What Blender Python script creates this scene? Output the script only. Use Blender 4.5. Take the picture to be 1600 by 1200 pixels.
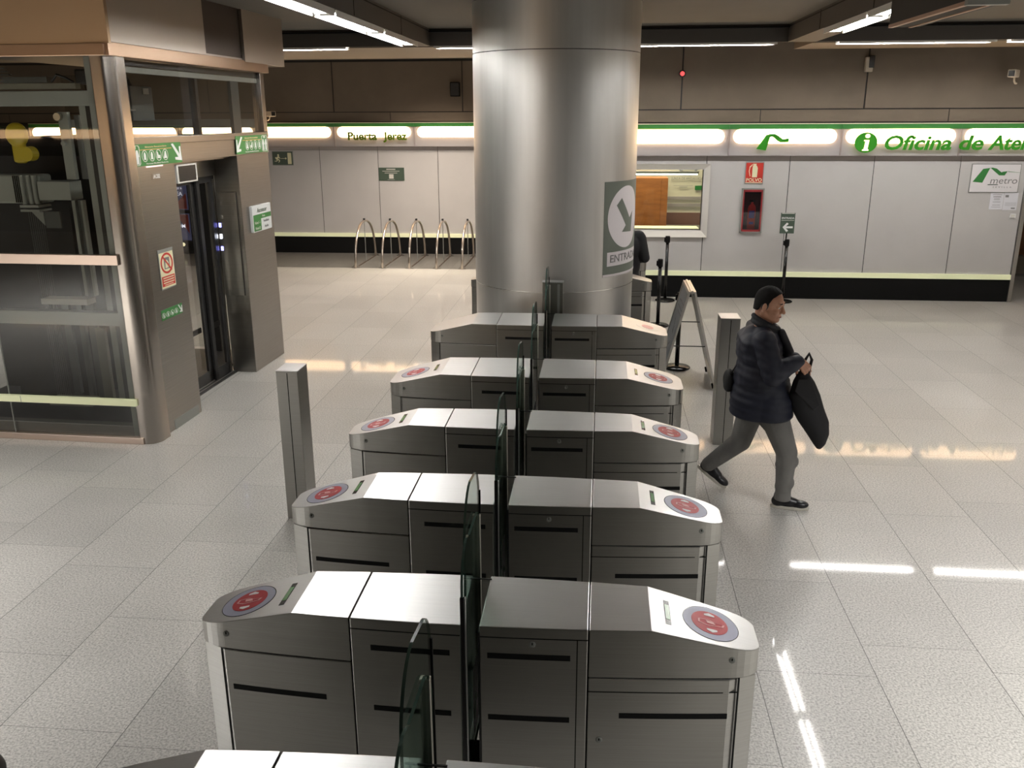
import bpy, bmesh, math, random
from mathutils import Vector, Matrix
random.seed(7)
PI = math.pi
SC = bpy.context.scene
for o in list(bpy.data.objects): bpy.data.objects.remove(o)
COL = SC.collection

# ------------------------------------------------------------------ camera
F_PX, PITCH, YAW, ROLL, HCAM = 1378.92, 0.296235, 0.0990157, -0.00414708, 2.98799
fw = Vector((-math.sin(YAW)*math.cos(PITCH), math.cos(YAW)*math.cos(PITCH), -math.sin(PITCH)))
r0 = Vector((math.cos(YAW), math.sin(YAW), 0)); u0 = r0.cross(fw)
rt = math.cos(ROLL)*r0 + math.sin(ROLL)*u0; up = -math.sin(ROLL)*r0 + math.cos(ROLL)*u0
cam = bpy.data.objects.new('camera', bpy.data.cameras.new('camera')); COL.objects.link(cam)
cam.matrix_world = Matrix(((rt.x, up.x, -fw.x, 0), (rt.y, up.y, -fw.y, 0), (rt.z, up.z, -fw.z, HCAM), (0, 0, 0, 1)))
cam.data.sensor_width = 36; cam.data.lens = F_PX/1600*36; cam.data.clip_start = 0.05
SC.camera = cam
# ------------------------------------------------------------------ world, exposure, large lamps
w = bpy.data.worlds.new('world'); SC.world = w; w.use_nodes = True
w.node_tree.nodes['Background'].inputs[0].default_value = (0.8, 0.85, 1, 1)
w.node_tree.nodes['Background'].inputs[1].default_value = 0.02
vs = SC.view_settings; vs.view_transform = 'Standard'; vs.look = 'None'; vs.gamma = 1; vs.use_curve_mapping = False
vs.exposure = 1.08
def area(name, loc, sx, sy, power, color, rot=(0, 0, 0)):
    l = bpy.data.lights.new(name, 'AREA'); l.shape = 'RECTANGLE'; l.size = sx; l.size_y = sy; l.energy = power; l.color = color; l.spread = 2.2
    o = bpy.data.objects.new(name, l); COL.objects.link(o); o.location = loc; o.rotation_euler = rot; return o
COOL = (1, 0.985, 0.96); WARM = (1, 0.62, 0.32)
TUBE_E = 44; SIGN_E = 5
# added fill lamps just under the ceiling, brightening floor, walls and gates
for (x, y, p) in ((-8.0, 1.3, 580), (4.6, 2.2, 190), (8.3, 7.6, 150), (-3.4, 17.4, 75), (-10.5, 10, 60)):
    area('fill_lamp', (x, y, 4.05), 1.6, 1.6, p, COOL if y < 15 else (1, .86, .72))

# ------------------------------------------------------------------ materials
MATS = {}
def mat(name, col, rough=0.5, metal=0.0, spec=0.5, emis=None, es=1.0, coat=0.0, bump=None, var=None, alpha=None, trans=0):
    """procedural material: bump=(scale xyz, strength), var=(scale xyz, amount) multiplies the colour by noise"""
    if name in MATS: return MATS[name]
    m = bpy.data.materials.new(name); m.use_nodes = True; nt = m.node_tree; N = nt.nodes; L = nt.links
    b = N['Principled BSDF']
    b.inputs['Base Color'].default_value = (*col, 1); b.inputs['Roughness'].default_value = rough; b.inputs['Metallic'].default_value = metal
    b.inputs['Specular IOR Level'].default_value = spec; b.inputs['Coat Weight'].default_value = coat
    if emis: b.inputs['Emission Color'].default_value = (*emis, 1); b.inputs['Emission Strength'].default_value = es
    if trans: b.inputs['Transmission Weight'].default_value = trans
    tc = N.new('ShaderNodeTexCoord')
    def noise(scale, detail=4):
        mp = N.new('ShaderNodeMapping'); mp.inputs['Scale'].default_value = scale
        L.new(tc.outputs['Object'], mp.inputs[0])
        n = N.new('ShaderNodeTexNoise'); n.inputs['Scale'].default_value = 1; n.inputs['Detail'].default_value = detail
        L.new(mp.outputs[0], n.inputs['Vector']); return n
    if var:
        n = noise(var[0]); mr = N.new('ShaderNodeMapRange'); mr.inputs[1].default_value = .3; mr.inputs[2].default_value = .7
        mr.inputs[3].default_value = 1-var[1]; mr.inputs[4].default_value = 1+var[1]; L.new(n.outputs[0], mr.inputs[0])
        mx = N.new('ShaderNodeVectorMath'); mx.operation = 'MULTIPLY'; mx.inputs[0].default_value = col
        L.new(mr.outputs[0], mx.inputs[1]); L.new(mx.outputs[0], b.inputs['Base Color'])
    if bump:
        n = noise(bump[0], 2); bp = N.new('ShaderNodeBump'); bp.inputs['Strength'].default_value = bump[1]; bp.inputs['Distance'].default_value = .002
        L.new(n.outputs[0], bp.inputs['Height']); L.new(bp.outputs[0], b.inputs['Normal'])
    MATS[name] = m; return m
M_STEEL = mat('brushed steel', (.36, .352, .33), .33, 1, bump=((5, 5, 260), .03), var=((3, 3, 260), .05))  # dim reflections on upright faces are put into this darker steel colour
M_STEELTOP = mat('brushed steel top', (.64, .64, .64), .36, 1, bump=((5, 260, 5), .02), var=((2.5, 200, 3), .04))  # same steel made lighter: light on upward faces put into the colour
M_COLSTEEL = mat('column steel', (.62, .615, .60), .43, 1, bump=((3, 3, 300), .04), var=((5, 5, .4), .10))
M_LIFTSTEEL = mat('lift steel', (.31, .295, .275), .30, 1, bump=((3, 3, 380), .05), var=((1.5, 1.5, 120), .06))
M_LIFTSTEEL_V = mat('lift post steel', (.36, .33, .30), .24, 1, bump=((160, 160, 2), .04))
M_PINKSTEEL = mat('rose tinted steel trim', (.70, .57, .49), .35, 1)
M_GREYMET = mat('grey painted metal', (.27, .28, .26), .5, .2)
M_DARKMET = mat('dark metal', (.035, .035, .035), .4, .4)
M_BLACK = mat('black', (.006, .006, .006), .6, spec=.15)
M_BLACKG = mat('black gloss', (.008, .008, .008), .25)
M_WALL = mat('grey enamel wall panel', (.50, .485, .475), .42, var=((2, 2, 2), .03))
M_BAND = mat('taupe band', (.36, .325, .305), .5)
M_CONC = mat('warm concrete', (.17, .135, .10), .7, var=((1.2, 1.2, 1.2), .13), bump=((30, 30, 30), .3))
M_CEIL = mat('ceiling paint', (.12, .108, .09), .8, var=((2, 2, 2), .04))
M_BEAM = mat('beam paint', (.06, .052, .045), .6)
M_BEAMTAN = mat('beam underside', (.22, .175, .13), .6)
M_YEL = mat('photoluminescent strip', (.78, .78, .52), .5, emis=(.7, .75, .45), es=.12)
M_GREEN = mat('sign green', (.035, .20, .045), .4)
M_GREENB = mat('bright green', (.03, .19, .035), .4)
M_DGREEN = mat('dark green grey', (.055, .085, .06), .4)
M_WHITE = mat('white', (.78, .78, .78), .45)
M_OFFW = mat('off white', (.62, .60, .56), .5)
M_CREAM = mat('cream pictogram', (.75, .72, .48), .5)
M_RED = mat('sign red', (.55, .035, .02), .45)
M_DRED = mat('cabinet red', (.30, .02, .025), .35)
M_DISC = mat('reader lilac grey', (.33, .34, .44), .35)
M_DISCRED = mat('reader red', (.40, .012, .02), .4)
M_LCD = mat('green display', (.10, .20, .09), .2, emis=(.12, .35, .12), es=.04)
M_ORANGEWOOD = mat('orange wood', (.38, .135, .035), .4, var=((3, 3, 14), .2))
M_SKIN = mat('skin', (.50, .26, .17), .5, var=((25, 25, 25), .08))
M_LIPS = mat('lips', (.33, .13, .10), .5)
M_HAIR = mat('dark hair', (.007, .006, .006), .75, spec=.2, bump=((300, 300, 60), .3))
M_HAIRG = mat('greying hair', (.05, .045, .042), .6, bump=((300, 300, 60), .6))
M_NAVY = mat('navy quilted nylon', (.006, .008, .021), .6, bump=((9, 9, 40), .35))
M_TROUS = mat('grey trousers', (.165, .160, .150), .85, bump=((9, 9, 14), 1.0), var=((8, 8, 5), .16))
M_BLACKCL = mat('black cloth', (.007, .007, .009), .75, bump=((12, 12, 9), 1.0))
M_SHOE = mat('black leather', (.008, .008, .010), .35)
M_RUBBER = mat('cream rubber sole', (.55, .52, .45), .6)
M_TUBE = mat('fluorescent tube', (1, 1, 1), .5, emis=COOL, es=TUBE_E)
M_SIGNLAMP = mat('sign lamp', (1, 1, 1), .5, emis=WARM, es=SIGN_E)
M_SIGNPANEL = mat('sign panel', (.36, .345, .35), .4)
M_BLUE = mat('blue indicator', (.05, .05, .3), .4, emis=(.25, .25, 1), es=2.5)
M_WLED = mat('white led', (1, 1, 1), .4, emis=(.8, .85, 1), es=5)
M_PAPER = mat('paper', (.70, .70, .74), .6)
M_GREYTXT = mat('grey print', (.20, .20, .20), .6)
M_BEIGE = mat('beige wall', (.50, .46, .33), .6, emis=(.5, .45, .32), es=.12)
M_YELLOW = mat('yellow paint', (.55, .42, .02), .4)

def glass(name, tint, refl=1.0, edge=False):
    m = bpy.data.materials.new(name); m.use_nodes = True; N = m.node_tree.nodes; L = m.node_tree.links; N.clear()
    out = N.new('ShaderNodeOutputMaterial'); t = N.new('ShaderNodeBsdfTransparent'); t.inputs[0].default_value = (*tint, 1)
    g = N.new('ShaderNodeBsdfGlossy'); g.inputs['Roughness'].default_value = .02
    fr = N.new('ShaderNodeFresnel'); fr.inputs[0].default_value = 1.5
    mu = N.new('ShaderNodeMath'); mu.operation = 'MULTIPLY'; mu.inputs[1].default_value = refl; mu.use_clamp = True
    mx = N.new('ShaderNodeMixShader'); ge = N.new('ShaderNodeNewGeometry'); sb_ = N.new('ShaderNodeMath'); sb_.operation = 'SUBTRACT'; sb_.inputs[0].default_value = 1; L.new(ge.outputs['Backfacing'], sb_.inputs[1])
    m2 = N.new('ShaderNodeMath'); m2.operation = 'MULTIPLY'; L.new(fr.outputs[0], mu.inputs[0]); L.new(mu.outputs[0], m2.inputs[0]); L.new(sb_.outputs[0], m2.inputs[1]); L.new(m2.outputs[0], mx.inputs[0])
    L.new(t.outputs[0], mx.inputs[1]); L.new(g.outputs[0], mx.inputs[2]); L.new(mx.outputs[0], out.inputs[0]); return m
M_GLASS = glass('lift glass', (.88, .885, .87), 1.0)
M_GLASSG = glass('green tinted glass', (.80, .87, .84), 1.0)
M_GLASSW = glass('clear glass', (.9, .92, .9), 1.0)
M_GEDGE = mat('glass edge', (.05, .09, .075), .12)

def floor_material():
    m = bpy.data.materials.new('terrazzo tiles'); m.use_nodes = True; N = m.node_tree.nodes; L = m.node_tree.links; b = N['Principled BSDF']
    g = N.new('ShaderNodeNewGeometry'); s = N.new('ShaderNodeSeparateXYZ'); L.new(g.outputs['Position'], s.inputs[0])
    def math_(op, a, c=None, d=None):
        n = N.new('ShaderNodeMath'); n.operation = op
        for i, v in enumerate((a, c, d)):
            if v is None: continue
            if isinstance(v, (int, float)): n.inputs[i].default_value = v
            else: L.new(v, n.inputs[i])
        return n.outputs[0]
    u = math_('DIVIDE', math_('SUBTRACT', s.outputs[0], .935), .655)
    row = math_('FLOOR', u)
    wn = N.new('ShaderNodeTexWhiteNoise'); wn.noise_dimensions = '1D'; L.new(row, wn.inputs['W'])
    v = math_('ADD', math_('DIVIDE', s.outputs[1], 1.03), math_('MULTIPLY', wn.outputs['Value'], 3.0))
    def edge(c, wid):
        f = math_('FRACT', c); d = math_('MINIMUM', f, math_('SUBTRACT', 1, f)); return math_('LESS_THAN', d, wid)
    seam = math_('MAXIMUM', edge(u, .0036), math_('MULTIPLY', edge(v, .0018), .8))
    cmb = N.new('ShaderNodeCombineXYZ'); L.new(row, cmb.inputs[0]); L.new(math_('FLOOR', v), cmb.inputs[1])
    wt = N.new('ShaderNodeTexWhiteNoise'); wt.noise_dimensions = '2D'; L.new(cmb.outputs[0], wt.inputs['Vector'])
    tone = math_('ADD', .93, math_('MULTIPLY', wt.outputs['Value'], .14))
    n1 = N.new('ShaderNodeTexNoise'); n1.inputs['Scale'].default_value = 80; n1.inputs['Detail'].default_value = 3; n1.inputs['Roughness'].default_value = .7
    L.new(g.outputs['Position'], n1.inputs['Vector'])
    sp = N.new('ShaderNodeMapRange'); sp.inputs[1].default_value = .34; sp.inputs[2].default_value = .60; sp.inputs[3].default_value = .50; sp.inputs[4].default_value = 1.08; L.new(n1.outputs[0], sp.inputs[0])
    n2 = N.new('ShaderNodeTexNoise'); n2.inputs['Scale'].default_value = 1.3; n2.inputs['Detail'].default_value = 5; L.new(g.outputs['Position'], n2.inputs['Vector'])
    bl = N.new('ShaderNodeMapRange'); bl.inputs[1].default_value = .3; bl.inputs[2].default_value = .7; bl.inputs[3].default_value = .93; bl.inputs[4].default_value = 1.06; L.new(n2.outputs[0], bl.inputs[0])
    k = math_('MULTIPLY', math_('MULTIPLY', tone, sp.outputs[0]), bl.outputs[0])
    k = math_('MULTIPLY', k, math_('SUBTRACT', 1, math_('MULTIPLY', seam, .70)))
    band = math_('GREATER_THAN', s.outputs[1], 17.57)          # darker granite band under the bicycle stands
    k = math_('MULTIPLY', k, math_('SUBTRACT', 1, math_('MULTIPLY', band, .62)))
    vm = N.new('ShaderNodeVectorMath'); vm.operation = 'MULTIPLY'; vm.inputs[0].default_value = (.50, .485, .455); L.new(k, vm.inputs[1])
    L.new(vm.outputs[0], b.inputs['Base Color'])
    rg = N.new('ShaderNodeMapRange'); rg.inputs[1].default_value = .3; rg.inputs[2].default_value = .7; rg.inputs[3].default_value = .28; rg.inputs[4].default_value = .38; L.new(n2.outputs[0], rg.inputs[0])
    L.new(rg.outputs[0], b.inputs['Roughness']); b.inputs['Specular IOR Level'].default_value = .35; b.inputs['Coat Weight'].default_value = .28; b.inputs['Coat Roughness'].default_value = .045
    bp = N.new('ShaderNodeBump'); bp.inputs['Strength'].default_value = .03; bp.inputs['Distance'].default_value = .002; L.new(n1.outputs[0], bp.inputs['Height']); L.new(bp.outputs[0], b.inputs['Normal'])
    return m
M_FLOOR = floor_material()

# ------------------------------------------------------------------ mesh helpers
class MB:
    """collects shapes into one mesh"""
    def __init__(s, T=None): s.v = []; s.f = []; s.T = T
    def add(s, vs_, fs, T=None):
        n = len(s.v)
        for p in vs_:
            p = Vector(p)
            if T: p = T @ p
            s.v.append(p)
        s.f += [tuple(i+n for i in f) for f in fs]; return s
    def box(s, a, b, T=None):
        x0, y0, z0 = [min(a[i], b[i]) for i in range(3)]; x1, y1, z1 = [max(a[i], b[i]) for i in range(3)]
        return s.add([(x0,y0,z0),(x1,y0,z0),(x1,y1,z0),(x0,y1,z0),(x0,y0,z1),(x1,y0,z1),(x1,y1,z1),(x0,y1,z1)],
                     [(3,2,1,0),(4,5,6,7),(0,1,5,4),(1,2,6,5),(2,3,7,6),(3,0,4,7)], T)
    def prism(s, pts, z0, z1, T=None):          # pts counter-clockwise in xy
        n = len(pts); A = [(x, y, z0) for x, y in pts]+[(x, y, z1) for x, y in pts]
        return s.add(A, [tuple(range(n-1, -1, -1)), tuple(range(n, 2*n))]+[(i, (i+1) % n, n+(i+1) % n, n+i) for i in range(n)], T)
    def lathe(s, prof, n=24, T=None, cap=True):   # prof (r,z)
        A = []; Fc = []
        for r, z in prof:
            for i in range(n): A.append((r*math.cos(2*PI*i/n), r*math.sin(2*PI*i/n), z))
        for k in range(len(prof)-1):
            for i in range(n): Fc.append((k*n+i, k*n+(i+1) % n, (k+1)*n+(i+1) % n, (k+1)*n+i))
        if cap: Fc += [tuple(range(n-1, -1, -1)), tuple((len(prof)-1)*n+i for i in range(n))]
        return s.add(A, Fc, T)
    def cyl(s, p0, p1, r, r1=None, n=16):
        p0, p1 = Vector(p0), Vector(p1); d = p1-p0; q = d.to_track_quat('Z', 'Y').to_matrix().to_4x4(); q.translation = p0
        return s.lathe([(r, 0), (r if r1 is None else r1, d.length)], n, q)
    def caps(s, p0, r0_, p1, r1_, n=20, m=6):      # capsule with two radii
        p0, p1 = Vector(p0), Vector(p1); d = p1-p0; q = d.to_track_quat('Z', 'Y').to_matrix().to_4x4(); q.translation = p0
        pr = [(max(r0_*math.cos(-PI/2+PI/2*i/m), 1e-4), r0_*math.sin(-PI/2+PI/2*i/m)) for i in range(m+1)]
        pr += [(max(r1_*math.cos(PI/2*i/m), 1e-4), d.length+r1_*math.sin(PI/2*i/m)) for i in range(m+1)]
        return s.lathe(pr, n, q)
    def ell(s, c, r, rot=None, n=24, m=14):
        T = Matrix.Translation(c) @ (rot.to_4x4() if rot else Matrix.Identity(4)) @ Matrix.Diagonal((*r, 1))
        return s.lathe([(max(math.sin(PI*i/m), 1e-4), -math.cos(PI*i/m)) for i in range(m+1)], n, T)
    def tube(s, pts, r, n=10, closed=False, flat=1.0):
        P = [Vector(p) for p in pts]; k = len(P); A = []; Fc = []; prev = None
        for i in range(k):
            t = (P[(i+1) % k]-P[i-1]) if closed else (P[min(i+1, k-1)]-P[max(i-1, 0)])
            t.normalize()
            ref = prev if prev else (Vector((0, 0, 1)) if abs(t.z) < .9 else Vector((1, 0, 0)))
            a = ref-t*ref.dot(t); a.normalize(); b = t.cross(a); prev = a
            rr = r[i] if isinstance(r, (list, tuple)) else r
            for j in range(n): A.append(P[i]+a*rr*math.cos(2*PI*j/n)+b*rr*flat*math.sin(2*PI*j/n))
        for i in range(k if closed else k-1):
            for j in range(n): Fc.append((i*n+j, i*n+(j+1) % n, ((i+1) % k)*n+(j+1) % n, ((i+1) % k)*n+j))
        if not closed: Fc += [tuple(range(n-1, -1, -1)), tuple((k-1)*n+j for j in range(n))]
        return s.add(A, Fc)
    def grid(s, fn, nu, nv, closed_u=False):
        A = [fn(i/(nu if closed_u else nu), j/nv) for j in range(nv+1) for i in range(nu+(0 if closed_u else 1))]
        W = nu if closed_u else nu+1
        return s.add(A, [(j*W+i, j*W+(i+1) % W, (j+1)*W+(i+1) % W, (j+1)*W+i) for j in range(nv) for i in range(nu)])
    def build(s, name, m, parent=None, bevel=0, smooth=False, seg=2, T=None, origin=None):
        me = bpy.data.meshes.new(name)
        vv = [tuple(Vector(v)-(Vector(origin) if origin else Vector((0, 0, 0)))) for v in s.v]
        me.from_pydata(vv, [], s.f); me.validate()
        bm = bmesh.new(); bm.from_mesh(me); bmesh.ops.recalc_face_normals(bm, faces=bm.faces); bm.to_mesh(me); bm.free()
        ob = bpy.data.objects.new(name, me); COL.objects.link(ob)
        if m: me.materials.append(m)
        if parent: ob.parent = parent
        if origin: ob.location = origin
        if bevel:
            bv = ob.modifiers.new('bevel', 'BEVEL'); bv.width = bevel; bv.segments = seg; bv.limit_method = 'ANGLE'; bv.angle_limit = .6
            bv.harden_normals = False
        if smooth:
            for p in me.polygons: p.use_smooth = True
        return ob
def auto_smooth(ob, ang=.6):
    me = ob.data
    for p in me.polygons: p.use_smooth = True
    bm = bmesh.new(); bm.from_mesh(me)
    for e in bm.edges:
        if len(e.link_faces) == 2 and e.calc_face_angle(0) > ang: e.smooth = False
    bm.to_mesh(me); bm.free(); return ob
def empty(name, loc=(0, 0, 0), rz=0):
    o = bpy.data.objects.new(name, None); COL.objects.link(o); o.location = loc; o.rotation_euler = (0, 0, rz); o.empty_display_size = .1; return o
def tag(o, label, cat, group=None):
    o['label'] = label; o['category'] = cat
    if group: o['group'] = group
    return o
def struct(o): o['kind'] = 'structure'; return o
def bx(name, a, b, m, parent=None, bevel=0): return MB().box(a, b).build(name, m, parent, bevel)

FONT = bpy.data.fonts.load('<builtin>') if False else None
def text_geo(txt, size, bold=0.0, shear=0.0, sx=1.0, align='CENTER', spacing=1.0):
    c = bpy.data.curves.new('t', 'FONT'); c.body = txt; c.size = size; c.offset = bold*size; c.shear = shear; c.align_x = align; c.align_y = 'CENTER'
    c.space_character = spacing; c.resolution_u = 3
    o = bpy.data.objects.new('t', c); COL.objects.link(o)
    dg = bpy.context.evaluated_depsgraph_get(); dg.update(); me = bpy.data.meshes.new_from_object(o.evaluated_get(dg))
    V = [(v.co.x*sx, v.co.y) for v in me.vertices]; Fc = [tuple(p.vertices) for p in me.polygons]
    bpy.data.objects.remove(o); bpy.data.curves.remove(c); bpy.data.meshes.remove(me); return V, Fc
class Flat:
    """flat shapes (u,v) laid on a surface by fn(u,v,h); h = height off the surface"""
    def __init__(s, fn, thick=.002): s.fn = fn; s.t = thick
    def _solid(s, V, Fc, h, name, m, parent):
        mb = MB(); n = len(V)
        cnt = {}
        for f in Fc:
            for i in range(len(f)):
                a, b = f[i], f[(i+1) % len(f)]; cnt[(a, b)] = cnt.get((a, b), 0)+1
        A = [s.fn(u, v, h) for u, v in V]+[s.fn(u, v, h+s.t) for u, v in V]
        G = [tuple(i+n for i in f) for f in Fc]+[tuple(reversed(f)) for f in Fc]
        for (a, b) in cnt:
            if (b, a) not in cnt: G.append((a, b, b+n, a+n))
        mb.add(A, G); return mb.build(name, m, parent)
    def shapes(s, name, m, parent, polys, h=0.0):
        V = []; Fc = []
        for p in polys:
            n = len(V); V += list(p); Fc.append(tuple(range(n, n+len(p))))
        return s._solid(V, Fc, h, name, m, parent)
    def rect(s, name, m, parent, u0, v0, u1, v1, h=0.0, nu=1):
        V = [(u0+(u1-u0)*i/nu, v) for v in (v0, v1) for i in range(nu+1)]
        return s._solid(V, [(i, i+1, nu+2+i, nu+1+i) for i in range(nu)], h, name, m, parent)
    def ellipse(s, name, m, parent, cu, cv, ru, rv, h=0.0, n=40, inner=0):
        if inner:
            V = [(cu+ru*k*math.cos(2*PI*i/n), cv+rv*k*math.sin(2*PI*i/n)) for k in (1, inner) for i in range(n)]
            Fc = [(i, (i+1) % n, n+(i+1) % n, n+i) for i in range(n)]
        else:   # quads columns so that it can bend round a cylinder
            V = []; Fc = []
            for i in range(n+1):
                a = -math.cos(PI*i/n); bb = math.sqrt(max(0, 1-a*a)); V += [(cu+ru*a, cv-rv*bb-1e-4), (cu+ru*a, cv+rv*bb+1e-4)]
            Fc = [(2*i, 2*i+2, 2*i+3, 2*i+1) for i in range(n)]
        return s._solid(V, Fc, h, name, m, parent)
    def text(s, name, m, parent, txt, cu, cv, size, h=0.0, **k):
        V, Fc = text_geo(txt, size, **k); V = [(u+cu, v+cv) for u, v in V]
        return s._solid(V, Fc, h, name, m, parent)
def plane_fn(o, ux, uy, uz=None):
    o, ux, uy = Vector(o), Vector(ux).normalized(), Vector(uy).normalized(); n = ux.cross(uy)
    return lambda u, v, h: o+ux*u+uy*v+n*h
def bars(lines):     # lines of fine print as thin strips: (u0, v, u1, height)
    return [[(a, v-h/2), (b, v-h/2), (b, v+h/2), (a, v+h/2)] for a, v, b, h in lines]
def arrow_poly(cu, cv, L, ang, wsh=.16, whead=.55, lhead=.42):
    P = [(-L/2, -wsh*L/2), (L/2-lhead*L, -wsh*L/2), (L/2-lhead*L, -whead*L/2), (L/2, 0), (L/2-lhead*L, whead*L/2), (L/2-lhead*L, wsh*L/2), (-L/2, wsh*L/2)]
    c, s = math.cos(ang), math.sin(ang); return [(cu+x*c-y*s, cv+x*s+y*c) for x, y in P]

# ------------------------------------------------------------------ room shell
YR, YL = 15.087, 19.595
XE, XW = 6.71, -19.0      # end of the near wall block; far west wall
CE = 4.12                 # ceiling height
struct(bx('floor', (XW, -7, -.12), (10, 21, 0), M_FLOOR))
struct(bx('ceiling', (XW, -7, CE), (10, 21, CE+.15), M_CEIL))
struct(bx('wall_west', (XW-.2, -7, 0), (XW, 21, CE), M_CONC))
struct(bx('wall_east', (10, -7, 0), (10.2, 21, CE), M_CONC))
struct(bx('wall_south', (XW, -7.2, 0), (10, -7, CE), M_CONC))
def panels(mb, x0, x1, seams, y, z0, z1, gap=.006, d=.012):
    xs = [x0]+[s for s in seams if x0 < s < x1]+[x1]
    for a, b in zip(xs, xs[1:]): mb.box((a+gap, y-d, z0), (b-gap, y, z1))
    return mb
def metro_wall(side, x0, x1, Y, seams, conc, band, hole=None):
    back = MB()
    if hole:
        hx0, hx1, hz0, hz1 = hole
        back.box((x0, Y, 0), (hx0, Y+.14, CE)).box((hx1, Y, 0), (x1, Y+.14, CE)).box((hx0, Y, 0), (hx1, Y+.14, hz0)).box((hx0, Y, hz1), (hx1, Y+.14, CE))
    else: back.box((x0, Y, 0), (x1, Y+.2, CE))
    wl = struct(back.build('wall_'+side, M_DARKMET))
    mb = MB()
    if hole:
        for a, b in zip([x0]+[s for s in seams if x0 < s < x1], [s for s in seams if x0 < s < x1]+[x1]):
            a2, b2 = a+.006, b-.006
            if b2 <= hx0 or a2 >= hx1: mb.box((a2, Y-.012, .449), (b2, Y, 2.255)); continue
            mb.box((a2, Y-.012, .449), (b2, Y, hz0)).box((a2, Y-.012, hz1), (b2, Y, 2.255))
            if a2 < hx0: mb.box((a2, Y-.012, hz0), (hx0, Y, hz1))
            if b2 > hx1: mb.box((hx1, Y-.012, hz0), (b2, Y, hz1))
    else: panels(mb, x0, x1, seams, Y, .449, 2.255)
    mb.build('enamel_panels', M_WALL, wl)
    panels(MB(), x0, x1, seams, Y, 2.259, 2.34, .004, .010).build('taupe_band', M_BAND, wl)
    panels(MB(), x0, x1, band, Y-.02, 2.86, 3.045).build('lower_concrete_band', M_CONC, wl)
    panels(MB(), x0, x1, conc, Y-.0, 3.062, 4.075, .012, .03).build('concrete_panels', M_CONC, wl)
    struct(bx('baseboard_'+side, (x0, Y-.03, 0), (x1, Y, .365), M_BLACK))
    s = bx('luminescent_strip', (x0, Y-.05, .369), (x1, Y, .449), M_YEL, wl)
    return wl
wr = metro_wall('north_near', -.7, XE, YR, [.385, 1.715, 3.04, 4.36, 5.69], [1.25, 4.10], [-.4, 2.51, 5.40], hole=(.15, 1.672, 1.136, 2.114))
wl = metro_wall('north_far', XW, -.7, YL, [-17.9, -16.6, -15.3, -14.1, -12.8, -11.5, -10.15, -8.83, -7.5, -6.19, -4.88, -3.55, -2.2], [-17, -14.2, -11.4, -8.6, -5.80, -2.98], [-16.2, -13.3, -10.4, -7.5, -4.56, -1.5])
struct(bx('wall_return', (-.9, YR, 0), (-.7, YL, CE), M_WALL))
struct(bx('wall_end_cap', (XE, YR-.05, 0), (XE+.06, YR+.2, 2.34), M_STEEL))
bk = struct(bx('wall_bulkhead', (XE+.06, YR+.001, 2.34), (10, YR+.14, CE), M_DARKMET))
panels(MB(), XE+.06, 10, [8.3], YR-.02, 2.86, 3.045).build('lower_concrete_band', M_CONC, bk); panels(MB(), XE+.0, 10, [7.0], YR, 3.062, 4.075, .012, .03).build('concrete_panels', M_CONC, bk)
# room beyond the end of the near wall: brown panelling on a grey plinth
wb = struct(bx('wall_north_east', (XE+.06, 17.95, 0), (10, 18.1, CE), M_WALL))
bx('brown_panelling', (XE+.06, 17.90, .36), (10, 17.95, 2.6), mat('brown wood', (.24, .10, .035), .45, var=((3, 3, 12), .2)), wb)
struct(bx('baseboard_north_east', (XE+.06, 17.88, 0), (10, 17.95, .34), mat('plinth', (.30, .27, .23), .6)))

# stair landing and parapet the photographer looks over
struct(bx('wall_parapet', (-6.5, 1.02, 0), (6.5, 1.12, 1.62), mat('dark parapet', (.05, .048, .045), .6)))
struct(bx('floor_landing', (-6.5, -7, 1.2), (6.5, 1.02, 1.35), mat('dark parapet', (.05, .048, .045), .6)))
hr = tag(empty('handrail', (-1.6, 1.07, 1.62)), 'dark stair handrail whose end touches the bottom left corner of the frame', 'handrail')
MB().caps((-1.2, 0, .375), .032, (.650, 0, .375), .032).build('rail', mat('dark handrail', (.02, .018, .018), .4), hr, smooth=True)
for x in (-1.0, -.1, .55): MB().cyl((x, 0, 0), (x, 0, .36), .014).build('baluster', mat('dark handrail', (.02, .018, .018), .4), hr, smooth=True)
# ceiling beams
LBX = (-2.78, -2.40); RBX = (2.43, 2.80)
struct(bx('trim_1', (LBX[0], -7, 3.9), (LBX[1], 12.85, CE), M_BEAM))
struct(bx('trim_2', (RBX[0], -7, 3.9), (RBX[1], 12.85, CE), M_BEAM))
struct(bx('trim_3', (XW, 12.85, 3.9), (10, 12.88, CE), M_BEAM))
struct(bx('trim_4', (XW, 13.09, 3.9), (-1.2, 15.55, 3.99), M_BEAMTAN))
struct(bx('trim_5', (2.80, 13.09, 3.9), (10, 14.3, 3.99), M_BEAMTAN))
struct(bx('trim_6', (XW, 12.845, 4.075), (10, 12.80, 4.09), M_BLACK))
# beam side panel joints
for x, yy in ((LBX[1], 1), (RBX[0], -1)):
    mb = MB()
    for k in range(9): mb.box((x-.004, 11.05-2.1*k, 3.905), (x+.004, 11.06-2.1*k, CE-.01))
    mb.box((x-.005, -7, 4.085), (x+.005, 12.85, 4.095))
    struct(mb.build('trim_7', M_BLACK))

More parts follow.
